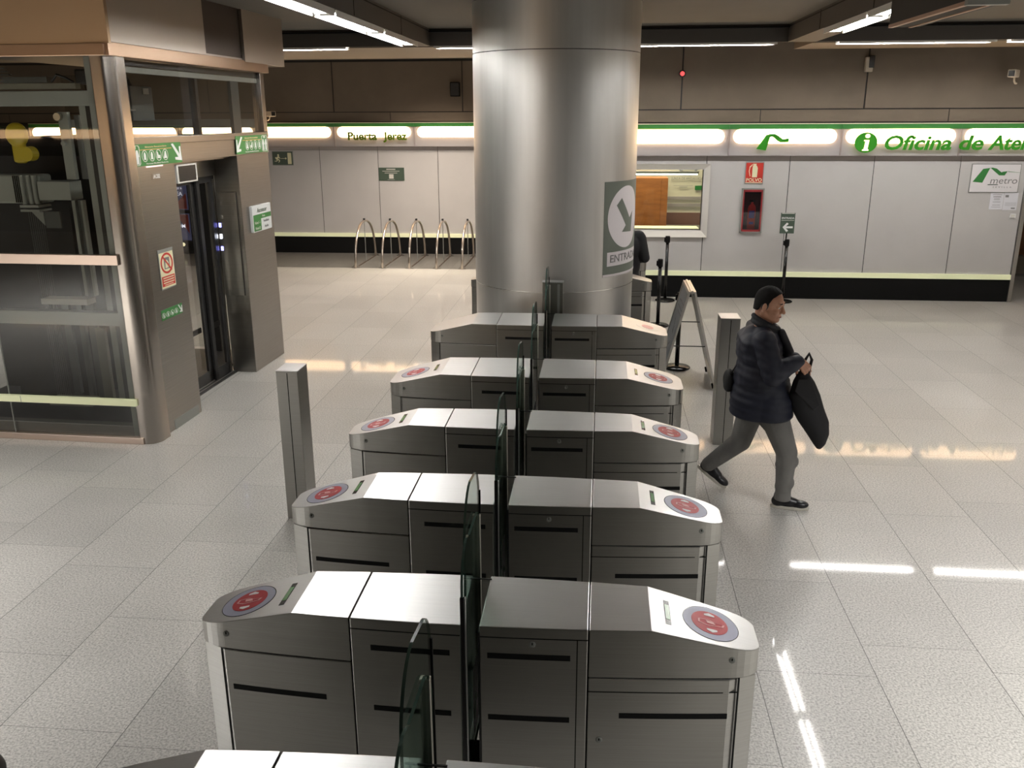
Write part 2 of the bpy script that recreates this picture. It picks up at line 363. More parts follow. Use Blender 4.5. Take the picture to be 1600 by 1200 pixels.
# ------------------------------------------------------------------ fluorescent fittings
def fitting(loc, length, along, label):
    """twin tube batten under a beam; along = 'Y' or 'X'"""
    rz = 0 if along == 'Y' else PI/2
    t = tag(empty('fluorescent_fitting', loc, rz), label, 'ceiling light', 'twin fluorescent battens under the ceiling beams')
    h = length/2
    MB().box((-.085, -h, .0), (.085, h, .022)).build('housing', M_OFFW, t, .003)
    MB().box((.095, -h, -.038), (.108, h, .02)).build('side_reflector', M_OFFW, t); MB().box((-.108, -h, -.038), (-.095, h, .02)).build('side_reflector', M_OFFW, t)
    for sx in (-.04, .04):
        MB().cyl((sx, -h+.05, -.006), (sx, h-.05, -.006), .0145, n=12).build('tube', M_TUBE, t, smooth=True)
    for sy in (-1, 1):
        MB().box((-.065, sy*(h-.05)-.012, -.024), (.065, sy*(h-.05)+.012, 0)).build('lamp_holder', M_OFFW, t, .003)
    return t
for i, L_ in enumerate(('farthest along the left ceiling beam, ending at the cross beam', 'second from the cross beam on the left ceiling beam', 'third from the cross beam on the left ceiling beam', 'nearest the viewpoint on the left ceiling beam, above the frame')):
    t = fitting((-2.51, 11.15-1.87*i, 3.876), 1.80, 'Y', 'fluorescent batten '+L_); t.rotation_euler[2] = PI
for i, L_ in enumerate(('nearest the cross beam on the right ceiling beam', 'beside the hanging dark box on the right ceiling beam')):
    fitting((2.54, 10.03-1.72*i, 3.876), 1.66, 'Y', 'fluorescent batten '+L_)
for i, (x, s) in enumerate(((-7.1, 'far left on the cross beam'), (-4.6, 'on the cross beam behind the lift roof'), (-1.55, 'on the cross beam just left of the steel column'), (1.3, 'on the cross beam just right of the steel column'),
                            (4.1, 'on the cross beam below the hanging dark box'), (6.3, 'on the cross beam near the right edge'))):
    fitting((x, 12.98, 3.912), 2.0 if i != 2 else 1.6, 'X', 'twin fluorescent batten '+s)

# ------------------------------------------------------------------ backlit sign fascia
def rrect(hw, hh, n=8):
    P = []
    for (cx, cy, a0) in ((hw-hh, 0, -PI/2), (-(hw-hh), 0, PI/2)):
        for i in range(n+1):
            a = a0+PI*i/n; P.append((cx+hh*math.cos(a), cy+hh*math.sin(a)))
    return P
def lightbox(xa, xb, Y, label, flip=False, z=2.34):
    """one module of the lit fascia between two dividers, front face towards -Y"""
    t = tag(empty('sign_light_box', ((xa+xb)/2, Y, z), PI if flip else 0), label, 'illuminated sign', 'backlit fascia modules')
    W = (xb-xa)/2
    MB().box((-W+.018, -.13, 0), (W-.001, -.001, .486)).build('casing', M_SIGNPANEL, t)
    MB().box((-W+.001, -.15, .412), (W-.001, 0, .486)).build('green_band', M_GREENB, t)
    MB().box((-W+.001, -.155, .487), (W-.001, 0, .500)).build('top_rail', mat('pale rail', (.7, .66, .5), .4), t)
    MB().box((-W+.001, -.16, .0), (-W+.018, 0, .411)).build('divider', mat('divider grey', (.30, .27, .27), .5), t)
    # domed lamp diffuser
    P = rrect(W-.07, .112); mb = MB(); n = len(P); A = []; Fc = []
    prof = [(1, 0), (.97, .018), (.86, .036), (.62, .048)]
    for k, d in prof:
        for (px, pz) in P:
            cx = max(-(W-.07-.112), min(W-.07-.112, px)); A.append((cx+(px-cx)*k, -.13-d, .30+pz*k))
    for j in range(len(prof)-1):
        for i in range(n): Fc.append((j*n+i, j*n+(i+1) % n, (j+1)*n+(i+1) % n, (j+1)*n+i))
    Fc.append(tuple((len(prof)-1)*n+i for i in range(n))); mb.add(A, Fc).build('lamp_diffuser', M_SIGNLAMP, t, smooth=True)
    return t
edgesR = [-1.47, .275, 2.024, 3.773, 5.579, 7.3, 9.05]
labR = ['lit fascia module almost hidden behind the steel column, near wall', 'blank lit fascia module above the ticket office window', 'lit fascia module carrying the green ribbon emblem', 'lit fascia module carrying the round i and the word Oficina', 'lit fascia module behind the words de Aten', 'lit fascia module beyond the right edge of the frame']
for a, b, L_ in zip(edgesR[0:], edgesR[1:], labR):
    if a < -.7: a = -.7
    lightbox(a, b, YR, L_)
edgesL = [-12.8, -11.05, -9.3, -7.55, -5.795, -4.031, -2.27, -.9]
labL = ['lit fascia module farthest left on the far wall', 'lit fascia module second from the left end of the far wall, seen through the lift', 'lit fascia module third from the left end of the far wall, seen through the lift', 'blank lit fascia module just right of the lift above the exit sign',
        'lit fascia module carrying the words Puerta Jerez', 'lit fascia module right of Puerta Jerez beside the column', 'lit fascia module of the far wall hidden behind the column']
for a, b, L_ in zip(edgesL, edgesL[1:], labL): lightbox(a, b, YL, L_)
# the same fascia runs along the wall behind the viewpoint (seen mirrored in the lift glass)
for i in range(7):
    a = -17.55+2.13*i
    lightbox(a, a+2.02, -7, 'lit fascia module on the wall behind the viewpoint, number %s from the west end' % ['one', 'two', 'three', 'four', 'five', 'six', 'seven'][i], flip=True, z=2.25)

def letter_mat(name, col):
    m = bpy.data.materials.new(name); m.use_nodes = True; N = m.node_tree.nodes; L = m.node_tree.links; N.clear()
    o = N.new('ShaderNodeOutputMaterial'); d = N.new('ShaderNodeBsdfDiffuse'); d.inputs[0].default_value = (*col, 1)
    t = N.new('ShaderNodeBsdfTranslucent'); t.inputs[0].default_value = (*col, 1); mx = N.new('ShaderNodeMixShader'); mx.inputs[0].default_value = .12
    L.new(d.outputs[0], mx.inputs[1]); L.new(t.outputs[0], mx.inputs[2]); L.new(mx.outputs[0], o.inputs[0]); return m
M_LETTER = letter_mat('green acrylic letters', (.05, .30, .03))
M_LETTERO = letter_mat('olive acrylic letters', (.10, .17, .015))
F_R = Flat(plane_fn((0, YR-.20, 0), (1, 0, 0), (0, 0, 1)), .012)
def lettering(label, fl_, m, words, cv, size, **k):
    t = tag(empty('sign_lettering', (0, 0, 0)), label, 'sign lettering')
    for wd, c0, c1 in words:
        V, Fc = text_geo(wd, size, **k); u0 = min(p[0] for p in V); u1 = max(p[0] for p in V)
        fl_._solid([(c0+(p[0]-u0)*(c1-c0)/(u1-u0), p[1]+cv) for p in V], Fc, 0, 'word', m, t)
    return t
lettering('green raised words Oficina de Atencion on the lit fascia', F_R, M_LETTER, (('Oficina', 4.430, 5.440), ('de', 5.555, 5.915), ('Atención', 5.99, 7.15)), 2.53, .30, bold=.026, shear=.2, align='LEFT', sx=1.13)
F_L = Flat(plane_fn((0, YL-.20, 0), (1, 0, 0), (0, 0, 1)), .012)
lettering('green raised words Puerta Jerez on the lit fascia', F_L, M_LETTERO, (('Puerta', -5.475, -4.835), ('Jerez', -4.695, -4.175)), 2.55, .225, bold=.034)
RIB1 = [(0, 0), (.30, .72), (.40, .93), (.50, .99), (.56, 1.0), (.50, .80), (.42, .45), (.35, -.06)]
RIB2 = [(.50, .99), (.60, .97), (.74, .62), (.85, .53), (1.0, .58), (1.0, .80), (.90, .76), (.80, .82), (.72, .95), (.62, 1.04)]
def ribbon_logo(fl_, name, m, parent, u0, v0, w, h, hh=0.0):
    A = [(0, 0), (.27, .78), (.36, .97), (.56, 1.0), (.47, .72), (.36, -.05)]
    B = [(.56, 1.0), (.64, .98), (.80, .66), (1.0, .70), (.98, .50), (.80, .46), (.68, .50), (.50, .84)]
    sc = lambda P: [(u0+a*w, v0+b*h) for a, b in P]
    return fl_.shapes(name, m, parent, [sc(A), sc(B)], hh)
def logo_sign():
    V = [(0, .09), (.28, .93), (.42, 1.0), (.55, 1.0), (.66, .88), (.80, .69), (.86, .69), (1.0, .73), (.985, .50), (.73, .49), (.64, .58), (.52, .78), (.45, .84), (.40, .78), (.38, .60), (.30, 0)]
    o = F_R.shapes('ribbon_emblem', M_LETTER, None, [[(2.455+a*.50, 2.425+b*.255) for a, b in reversed(V)]])
    return tag(o, 'green ribbon shaped emblem on the lit fascia above the fire extinguisher', 'emblem')
logo_sign()
# round i
ti = tag(empty('information_emblem', (4.14, YR-.20, 2.545)), 'green disc with a white letter i on the lit fascia', 'emblem')
Fi = Flat(plane_fn((0, 0, 0), (1, 0, 0), (0, 0, 1)), .012)
Fi.ellipse('disc', M_LETTER, ti, 0, 0, .172, .155)
MW = mat('lit white', (.85, .8, .75), .5, emis=WARM, es=1.0)
Fi.ellipse('dot', MW, ti, .015, .10, .037, .032, .014)
Fi.shapes('stem', MW, ti, [[(-.05, -.125), (.045, -.125), (.045, -.105), (.028, -.10), (.045, .04), (-.035, .04), (-.035, .022), (-.012, .018), (-.028, -.10), (-.05, -.105)]], .014)

# ------------------------------------------------------------------ ticket office window
def ticket_window():
    t = struct(empty('window_1', (0, YR, 0)))
    x0, x1, z0, z1 = .15, 1.672, 1.136, 2.114; X0, X1, Z0, Z1 = .05, 1.775, 1.018, 2.206
    mb = MB(); o = [(X0, -.07, Z0), (X1, -.07, Z0), (X1, -.07, Z1), (X0, -.07, Z1)]; i = [(x0, -.005, z0), (x1, -.005, z0), (x1, -.005, z1), (x0, -.005, z1)]
    b = [(X0, .0, Z0), (X1, .0, Z0), (X1, .0, Z1), (X0, .0, Z1)]; ib = [(x0, .13, z0), (x1, .13, z0), (x1, .13, z1), (x0, .13, z1)]
    mb.add(o+i+b+ib, [(k, (k+1) % 4, 4+(k+1) % 4, 4+k) for k in range(4)]+[(8+k, 8+(k+1) % 4, (k+1) % 4, k) for k in range(4)]+[(4+k, 4+(k+1) % 4, 12+(k+1) % 4, 12+k) for k in range(4)])
    mb.build('window_frame', M_OFFW, t)
    bx('pane', (x0, .05, z0), (x1, .058, z1), M_GLASSW, t)
    bx('sill_counter', (x0, .13, z0-.05), (x1, .62, z0-.01), M_CREAM, t)
ticket_window()
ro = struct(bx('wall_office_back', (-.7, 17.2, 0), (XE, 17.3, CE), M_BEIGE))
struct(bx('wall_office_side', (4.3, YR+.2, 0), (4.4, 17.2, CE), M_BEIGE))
for z0, z1, m in ((1.44, 1.50, M_BAND), (1.31, 1.37, M_BAND), (.97, 1.20, mat('brown shelf', (.16, .07, .04), .5))):
    bx('wall_stripe', (-.7, 17.17, z0), (4.3, 17.2, z1), m, ro)
Fo = Flat(plane_fn((0, 17.19, 0), (1, 0, 0), (0, 0, 1)), .004)
Fo.text('wall_lettering', M_GREYTXT, ro, 'JUNTA DE ANDALUCIA', 1.61, 1.83, .062, h=.01, sx=.9)
Fo.shapes('fine_print', M_GREYTXT, ro, bars([(1.36, 1.70, 1.72, .006), (1.47, 1.675, 1.62, .008)]), .01)
Fo.rect('green_plate', M_GREEN, ro, 1.76, 1.62, 2.1, 1.70, .01)
Fo.ellipse('wall_crest', M_GREYTXT, ro, 1.62, 1.99, .17, .06, .01, inner=.75)
tag(MB().box((-.4, 16.7, 0), (1.225, 17.15, 1.87)).box((1.10, 16.69, .02), (1.106, 16.7, 1.86)).box((.3, 16.69, .02), (.306, 16.7, 1.86)).build('wooden_cupboard', M_ORANGEWOOD, bevel=.004), 'orange wood cupboard inside the ticket office behind the window', 'cupboard')
lt = tag(empty('office_light', (.9, 15.9, 1.99)), 'slim white strip light seen inside the ticket office window', 'light')
bx('housing', (-.9, -.03, .01), (.78, .03, .05), M_OFFW, lt)
for x in (-.6, .5): MB().cyl((x, 0, .05), (x, 0, CE-1.99), .006, n=8).build('suspension_rod', M_GREYMET, lt)
bx('tube', (-.88, -.015, -.012), (.76, .015, .01), mat('office tube', (1, 1, .9), .5, emis=(.9, 1, .85), es=6), lt)
area('office_lamp', (1, 16.2, 3.9), 1.5, .8, 45, (1, .9, .7))

# ------------------------------------------------------------------ signs and devices on the near wall
def sign(name, label, cat, x0, z0, x1, z1, Y, mback, border=None, d=.012):
    t = tag(empty(name, ((x0+x1)/2, Y, z0)), label, cat); w2 = (x1-x0)/2
    bx('plate', (-w2, -d, 0), (w2, 0, z1-z0), border or mback, t, .002)
    if border: bx('face', (-w2+.012, -d-.002, .012), (w2-.012, -d+.002, z1-z0-.012), mback, t)
    return t, Flat(plane_fn((0, -d-.002, 0), (1, 0, 0), (0, 0, 1)), .002), w2, z1-z0
t, f, w2, h = sign('fire_extinguisher_sign', 'red sign with a pale extinguisher pictogram and the word POLVO', 'sign', 2.335, 1.89, 2.632, 2.237, YR-.014, M_RED, M_GREYMET)
f.shapes('pictogram', M_CREAM, t, [[(-.035, .105), (.045, .105), (.05, .25), (.035, .285), (.02, .30), (.03, .32), (-.03, .32), (-.02, .30), (-.032, .285), (-.035, .25)],
                                  [(-.09, .20), (-.07, .12), (-.06, .12), (-.078, .20), (-.07, .26), (-.03, .305), (-.035, .315), (-.08, .275)]])
f.text('lettering', M_CREAM, t, 'POLVO', 0, .06, .075, bold=.02, sx=1.05)
f.rect('bottom_strip', M_CREAM, t, -w2+.015, .014, w2-.015, .026)
# extinguisher cabinet
t = tag(empty('extinguisher_cabinet', (2.485, YR-.012, 1.10)), 'glazed red cabinet holding a fire extinguisher under the POLVO sign', 'cabinet')
W, H = .178, .72
MB().box((-W, -.05, 0), (-W+.02, 0, H)).box((W-.02, -.05, 0), (W, 0, H)).box((-W, -.05, 0), (W, 0, .02)).box((-W, -.05, H-.02), (W, 0, H)).build('outer_frame', M_GREYMET, t)
MB().box((-W+.02, -.045, .02), (-W+.045, 0, H-.02)).box((W-.045, -.045, .02), (W-.02, 0, H-.02)).box((-W+.02, -.045, .02), (W-.02, 0, .055)).box((-W+.02, -.045, H-.06), (W-.02, 0, H-.02)).build('inner_frame', M_DRED, t)
bx('back', (-W+.02, -.004, .02), (W-.02, 0, H-.02), mat('dark maroon', (.05, .008, .01), .4), t)
bx('pane', (-W+.04, -.046, .05), (W-.04, -.043, H-.05), glass('smoky glass', (.62, .55, .58), 1.0), t)
ex = tag(empty('fire_extinguisher', (2.485, YR-.055+.02, 1.16)), 'red fire extinguisher with blue label inside the wall cabinet', 'fire extinguisher')
MB().lathe([(.001, 0), (.045, 0), (.05, .02), (.05, .33), (.04, .38), (.015, .41), (.015, .44), (.001, .44)], 20, Matrix.Diagonal((1.3, .35, 1, 1))).build('cylinder', M_RED, ex, smooth=True)
MB().box((-.04, -.012, .44), (.045, .01, .475)).build('valve', M_BLACKG, ex, .004)
MB().box((-.045, -.019, .18), (.045, -.0175, .30)).build('label', mat('blue label', (.08, .09, .40), .4), ex)
MB().box((-.035, -.019, .08), (.035, -.0175, .12)).build('lower_label', mat('blue label', (.08, .09, .40), .4), ex)
# metro sign
t, f, w2, h = sign('operator_sign', 'white rectangular sign with green ribbon emblem and the word metro', 'sign', 5.86, 1.765, 6.615, 2.215, YR-.014, mat('sign white', (.72, .69, .70), .4), M_GREYMET)
f.shapes('ribbon', M_GREEN, t, [[(-.335, .17), (-.185, .155), (-.10, .375), (-.09, .385), (-.20, .37)], [(-.09, .385), (.055, .27), (.145, .27), (.005, .375), (-.06, .39)], [(.07, .305), (.14, .275), (.175, .335), (.10, .325)], [(.175, .335), (.185, .325), (.37, .31), (.37, .313), (.19, .333)]])
f.text('lettering', M_GREYTXT, t, 'metro', .135, .185, .145, sx=1.15, shear=.12)
f.shapes('underline', M_DGREEN, t, bars([(-.10, .125, .055, .012)]))
f.text('small_lettering', M_GREYTXT, t, 'SEVILLA', .125, .085, .035, sx=1.2, spacing=2.1)
for nm, x0, x1, z0, z1, L_ in (('paper_notice', 6.215, 6.42, 1.50, 1.76, 'printed white notice under the metro sign, left of the pair'), ('paper_notice', 6.425, 6.64, 1.49, 1.765, 'printed white notice under the metro sign, right of the pair with dark emblem')):
    t, f, w2, h = sign(nm, L_, 'notice', x0, z0, x1, z1, YR-.013, M_PAPER, None, .003)
    f.shapes('print', M_GREYTXT, t, bars([(-.07, h-.03, .07, .006), (-.06, h-.06, .06, .011), (-.045, h-.09, .045, .005), (-.045, h-.105, .045, .005), (-.06, h-.14, .06, .005), (-.06, h-.19, .06, .005), (-.07, h-.22, .07, .004)] if x0 < 6.3 else
                                    [(-.09, h-.055, -.04, .035), (-.08, h-.16, .09, .003), (-.08, h-.18, .09, .003), (-.08, h-.20, .09, .003), (.02, .03, .08, .02)]))
t = tag(empty('light_switch', (6.60, YR-.012, 1.36)), 'small white wall switch beneath the paper notices', 'switch')
bx('plate', (-.045, -.012, 0), (.045, 0, .075), M_WHITE, t, .003); bx('rocker', (-.03, -.018, .015), (.03, -.01, .06), M_OFFW, t, .003)

def bullet_camera(loc, rz, label):
    t = tag(empty('security_camera', loc, rz), label, 'security camera')
    MB().box((-.055, -.22, -.05), (.055, .06, .06)).build('body', mat('camera shell', (.55, .50, .42), .4), t, .012)
    bx('lens_window', (-.042, -.224, -.038), (.042, -.218, .045), M_BLACKG, t)
    MB().tube([(0, 0, -.05), (0, .02, -.10), (0, .10, -.13), (0, .20, -.13)], .014).build('bracket', mat('camera shell', (.55, .50, .42), .4), t)
    return t
c = bullet_camera((6.19, YR-.28, 3.545), -.6, 'pale bullet security camera high on the concrete at far right'); 
bullet_camera((-7.15, YL-.30, 3.02), .75, 'pale security camera above the lit fascia beside the lift')
t = tag(empty('motion_detector', (4.085, YR-.03, 3.60)), 'cream and black box detector mounted on a concrete joint high on the wall', 'detector')
MB().box((-.05, -.10, 0), (.06, 0, .22)).build('body', mat('camera shell', (.55, .50, .42), .4), t, .01); MB().box((-.005, -.115, .06), (.075, -.03, .24)).build('dark_window', M_BLACKG, t, .008)
t = tag(empty('alarm_beacon', (1.245, YR-.03, 3.60)), 'small round red alarm beacon on the concrete right of the column', 'alarm')
Rx = Matrix.Rotation(PI/2, 4, 'X')
MB().lathe([(.055, 0), (.055, .03), (.045, .04)], 20, Rx).build('base', M_DARKMET, t, smooth=True)
MB().lathe([(.036, .04), (.034, .06), (.02, .075), (.001, .078)], 20, Rx).build('lens', mat('red lens', (.7, .03, .03), .2, emis=(1, .1, .1), es=.6), t, smooth=True)
# far wall devices
t = tag(empty('wall_speaker', (-3.12, YL-.03, 3.36)), 'black box loudspeaker on the concrete left of the column', 'speaker')
MB().box((-.10, -.14, 0), (.10, 0, .29)).build('cabinet', M_BLACK, t, .012); bx('grille', (-.085, -.146, .02), (.085, -.139, .27), M_DARKMET, t)
t, f, w2, h = sign('emergency_exit_sign', 'green sign with running figure and arrow beside the lift', 'sign', -7.27, 1.93, -6.79, 2.235, YL-.014, M_DGREEN, M_GREYMET)
f.shapes('pictogram', M_CREAM, t, [[(-.155, .13), (-.115, .12), (-.09, .165), (-.06, .14), (-.05, .15), (-.085, .20), (-.12, .19), (-.135, .17), (-.16, .18), (-.17, .17)],
    [(-.115, .12), (-.09, .14), (-.06, .10), (-.09, .06), (-.10, .065), (-.08, .10)], [(-.13, .125), (-.105, .125), (-.13, .085), (-.185, .085), (-.185, .097), (-.14, .10)], arrow_poly(.03, .15, .13, 0, .07, .4, .25)])
f.ellipse('figure_head', M_CREAM, t, -.095, .22, .02, .022)
f.rect('door_symbol', M_CREAM, t, .115, .03, .20, .27)
t, f, w2, h = sign('dark_green_plaque', 'small dark green plaque with white text above the bicycle stands', 'plaque', -4.875, 1.605, -4.305, 1.885, YL-.014, M_DGREEN)
f.shapes('fine_print', M_OFFW, t, bars([(-.11, .245, .09, .018), (-.20, .205, .18, .010), (-.15, .165, .13, .010), (-.09, .022, .07, .005)]))
f.rect('white_box', M_OFFW, t, -.055, .045, .045, .14)

# ------------------------------------------------------------------ hanging dark box under the ceiling, upper right
t = tag(empty('hanging_display', (2.02, 6.05, 3.55)), 'dark hanging display box under the ceiling at upper right, seen from below', 'display')
MB().box((-.085, -.68, .0), (.12, .66, .27)).build('casing', mat('dark brown casing', (.010, .007, .006), .6), t, .006)
MB().box((-.088, -.68, -.006), (-.060, .66, .015)).build('edge_rail', mat('copper rail', (.40, .24, .16), .5), t)
MB().box((.045, -.68, -.006), (.065, .66, .015)).build('edge_rail', mat('copper rail', (.40, .24, .16), .5), t)
MB().box((-.05, -.67, -.003), (.035, .65, .01)).build('underside_slot', M_BLACK, t)
for y in (-.5, .5): MB().cyl((0, y, .27), (0, y, .57), .02).build('hanger', M_DARKMET, t)
bx('end_bracket', (-.09, -.73, -.01), (.125, -.68, .2), M_GREYMET, t)

# ------------------------------------------------------------------ steel column
CX, CY_, CR = -.517, 10.2, .907
col = tag(empty('steel_column', (CX, CY_, 0)), 'large round column clad in brushed steel in the middle of the hall', 'column')
def ring(r, z0, z1): return MB().lathe([(r, z0), (r, z1)], 96)
auto_smooth(ring(CR-.004, 0, 1.163).build('lower_cladding', M_COLSTEEL, col))
auto_smooth(ring(CR, 1.169, 3.606).build('middle_cladding', M_COLSTEEL, col))
auto_smooth(ring(CR, 3.614, CE).build('upper_cladding', M_COLSTEEL, col))
auto_smooth(ring(CR-.012, 1.1, 4.0).build('joint_core', M_DARKMET, col))
auto_smooth(ring(CR+.001, 1.163, 1.168).build('joint_ring', mat('bright line', (.8, .8, .78), .2, 1), col))
def cyl_fn(u, v, h):   # u degrees from -Y towards +X, v height
    a = math.radians(u); r = CR+.001+h; return Vector((r*math.sin(a), -r*math.cos(a), v))
fc = Flat(cyl_fn, .0015)
st = fc.rect('direction_sticker', mat('sticker grey green', (.13, .15, .125), .45), col, 38, 1.30, 87, 2.31, 0, 24)
def sub(o, par): return o
fc.ellipse('sticker_disc', mat('sticker white', (.66, .62, .64), .5), st, 62, 1.925, 20.8, .33, .0015)
def rot_shape(P, cu, cv, s, a):
    c_, s_ = math.cos(a), math.sin(a); return [(cu+math.degrees((x*c_-y*s_)*s/CR), cv+(x*s_+y*c_)*s) for x, y in P]
AP = [(-.5, -.13), (.02, -.13), (-.06, -.34), (.06, -.34), (.5, 0), (.06, .34), (-.06, .34), (.02, .13), (-.5, .13)]
def strip(fl_, name, m, par, cu, cv, s_, ang, segs, h):      # arrow as a fine grid so that it bends with the column
    V = []; Fc = []; c_, n_ = math.cos(ang), math.sin(ang)
    for (x0, x1, w0, w1, nt) in segs:
        b0 = len(V)
        for i in range(nt+1):
            t_ = i/nt; x = x0+(x1-x0)*t_; w_ = w0+(w1-w0)*t_
            for j in range(7):
                y = w_*(j/3-1); V.append((cu+math.degrees((x*c_-y*n_)*s_/CR), cv+(x*n_+y*c_)*s_))
        Fc += [(b0+7*i+j, b0+7*i+j+1, b0+7*i+8+j, b0+7*i+7+j) for i in range(nt) for j in range(6)]
    return fl_._solid(V, Fc, h, name, m, par)
strip(fc, 'sticker_arrow', mat('sticker grey green', (.13, .15, .125), .45), st, 61, 1.925, .44, -.88, ((-.5, .16, .13, .13, 10), (.16, .5, .36, .002, 8)), .004)
fc.rect('sticker_label', mat('sticker white', (.66, .62, .64), .5), st, 41.5, 1.415, 84, 1.565, .0015, 24)
V, Fc = text_geo('ENTRADA', .118, bold=.004, sx=1.12)
fc._solid([(62.8+math.degrees(u/CR), 1.49+v) for u, v in V], Fc, .005, 'sticker_lettering', M_GREYTXT, st)
fc.rect('sticker_line', mat('sticker white', (.66, .62, .64), .5), st, 38, 1.302, 87, 1.328, .0015, 24)
# thin conduit at the column's right flank
# ------------------------------------------------------------------ steel post between last full gate and column
t = tag(empty('barrier_post', (-.472, 9.13, 0)), 'short square steel post standing between the farthest full gate and the column', 'post')
MB().box((-.108, -.06, 0), (.108, .06, 1.315)).build('post_body', M_STEEL, t, .004)
MB().box((-.055, -.066, .9), (-.045, -.058, 1.28)).build('post_groove', M_BLACK, t)
MB().box((.05, -.066, .9), (.075, -.058, 1.30)).build('post_ridge', M_STEELTOP, t)
MB().box((-.112, -.064, 1.315), (.112, .064, 1.322)).build('post_cap', M_STEELTOP, t)

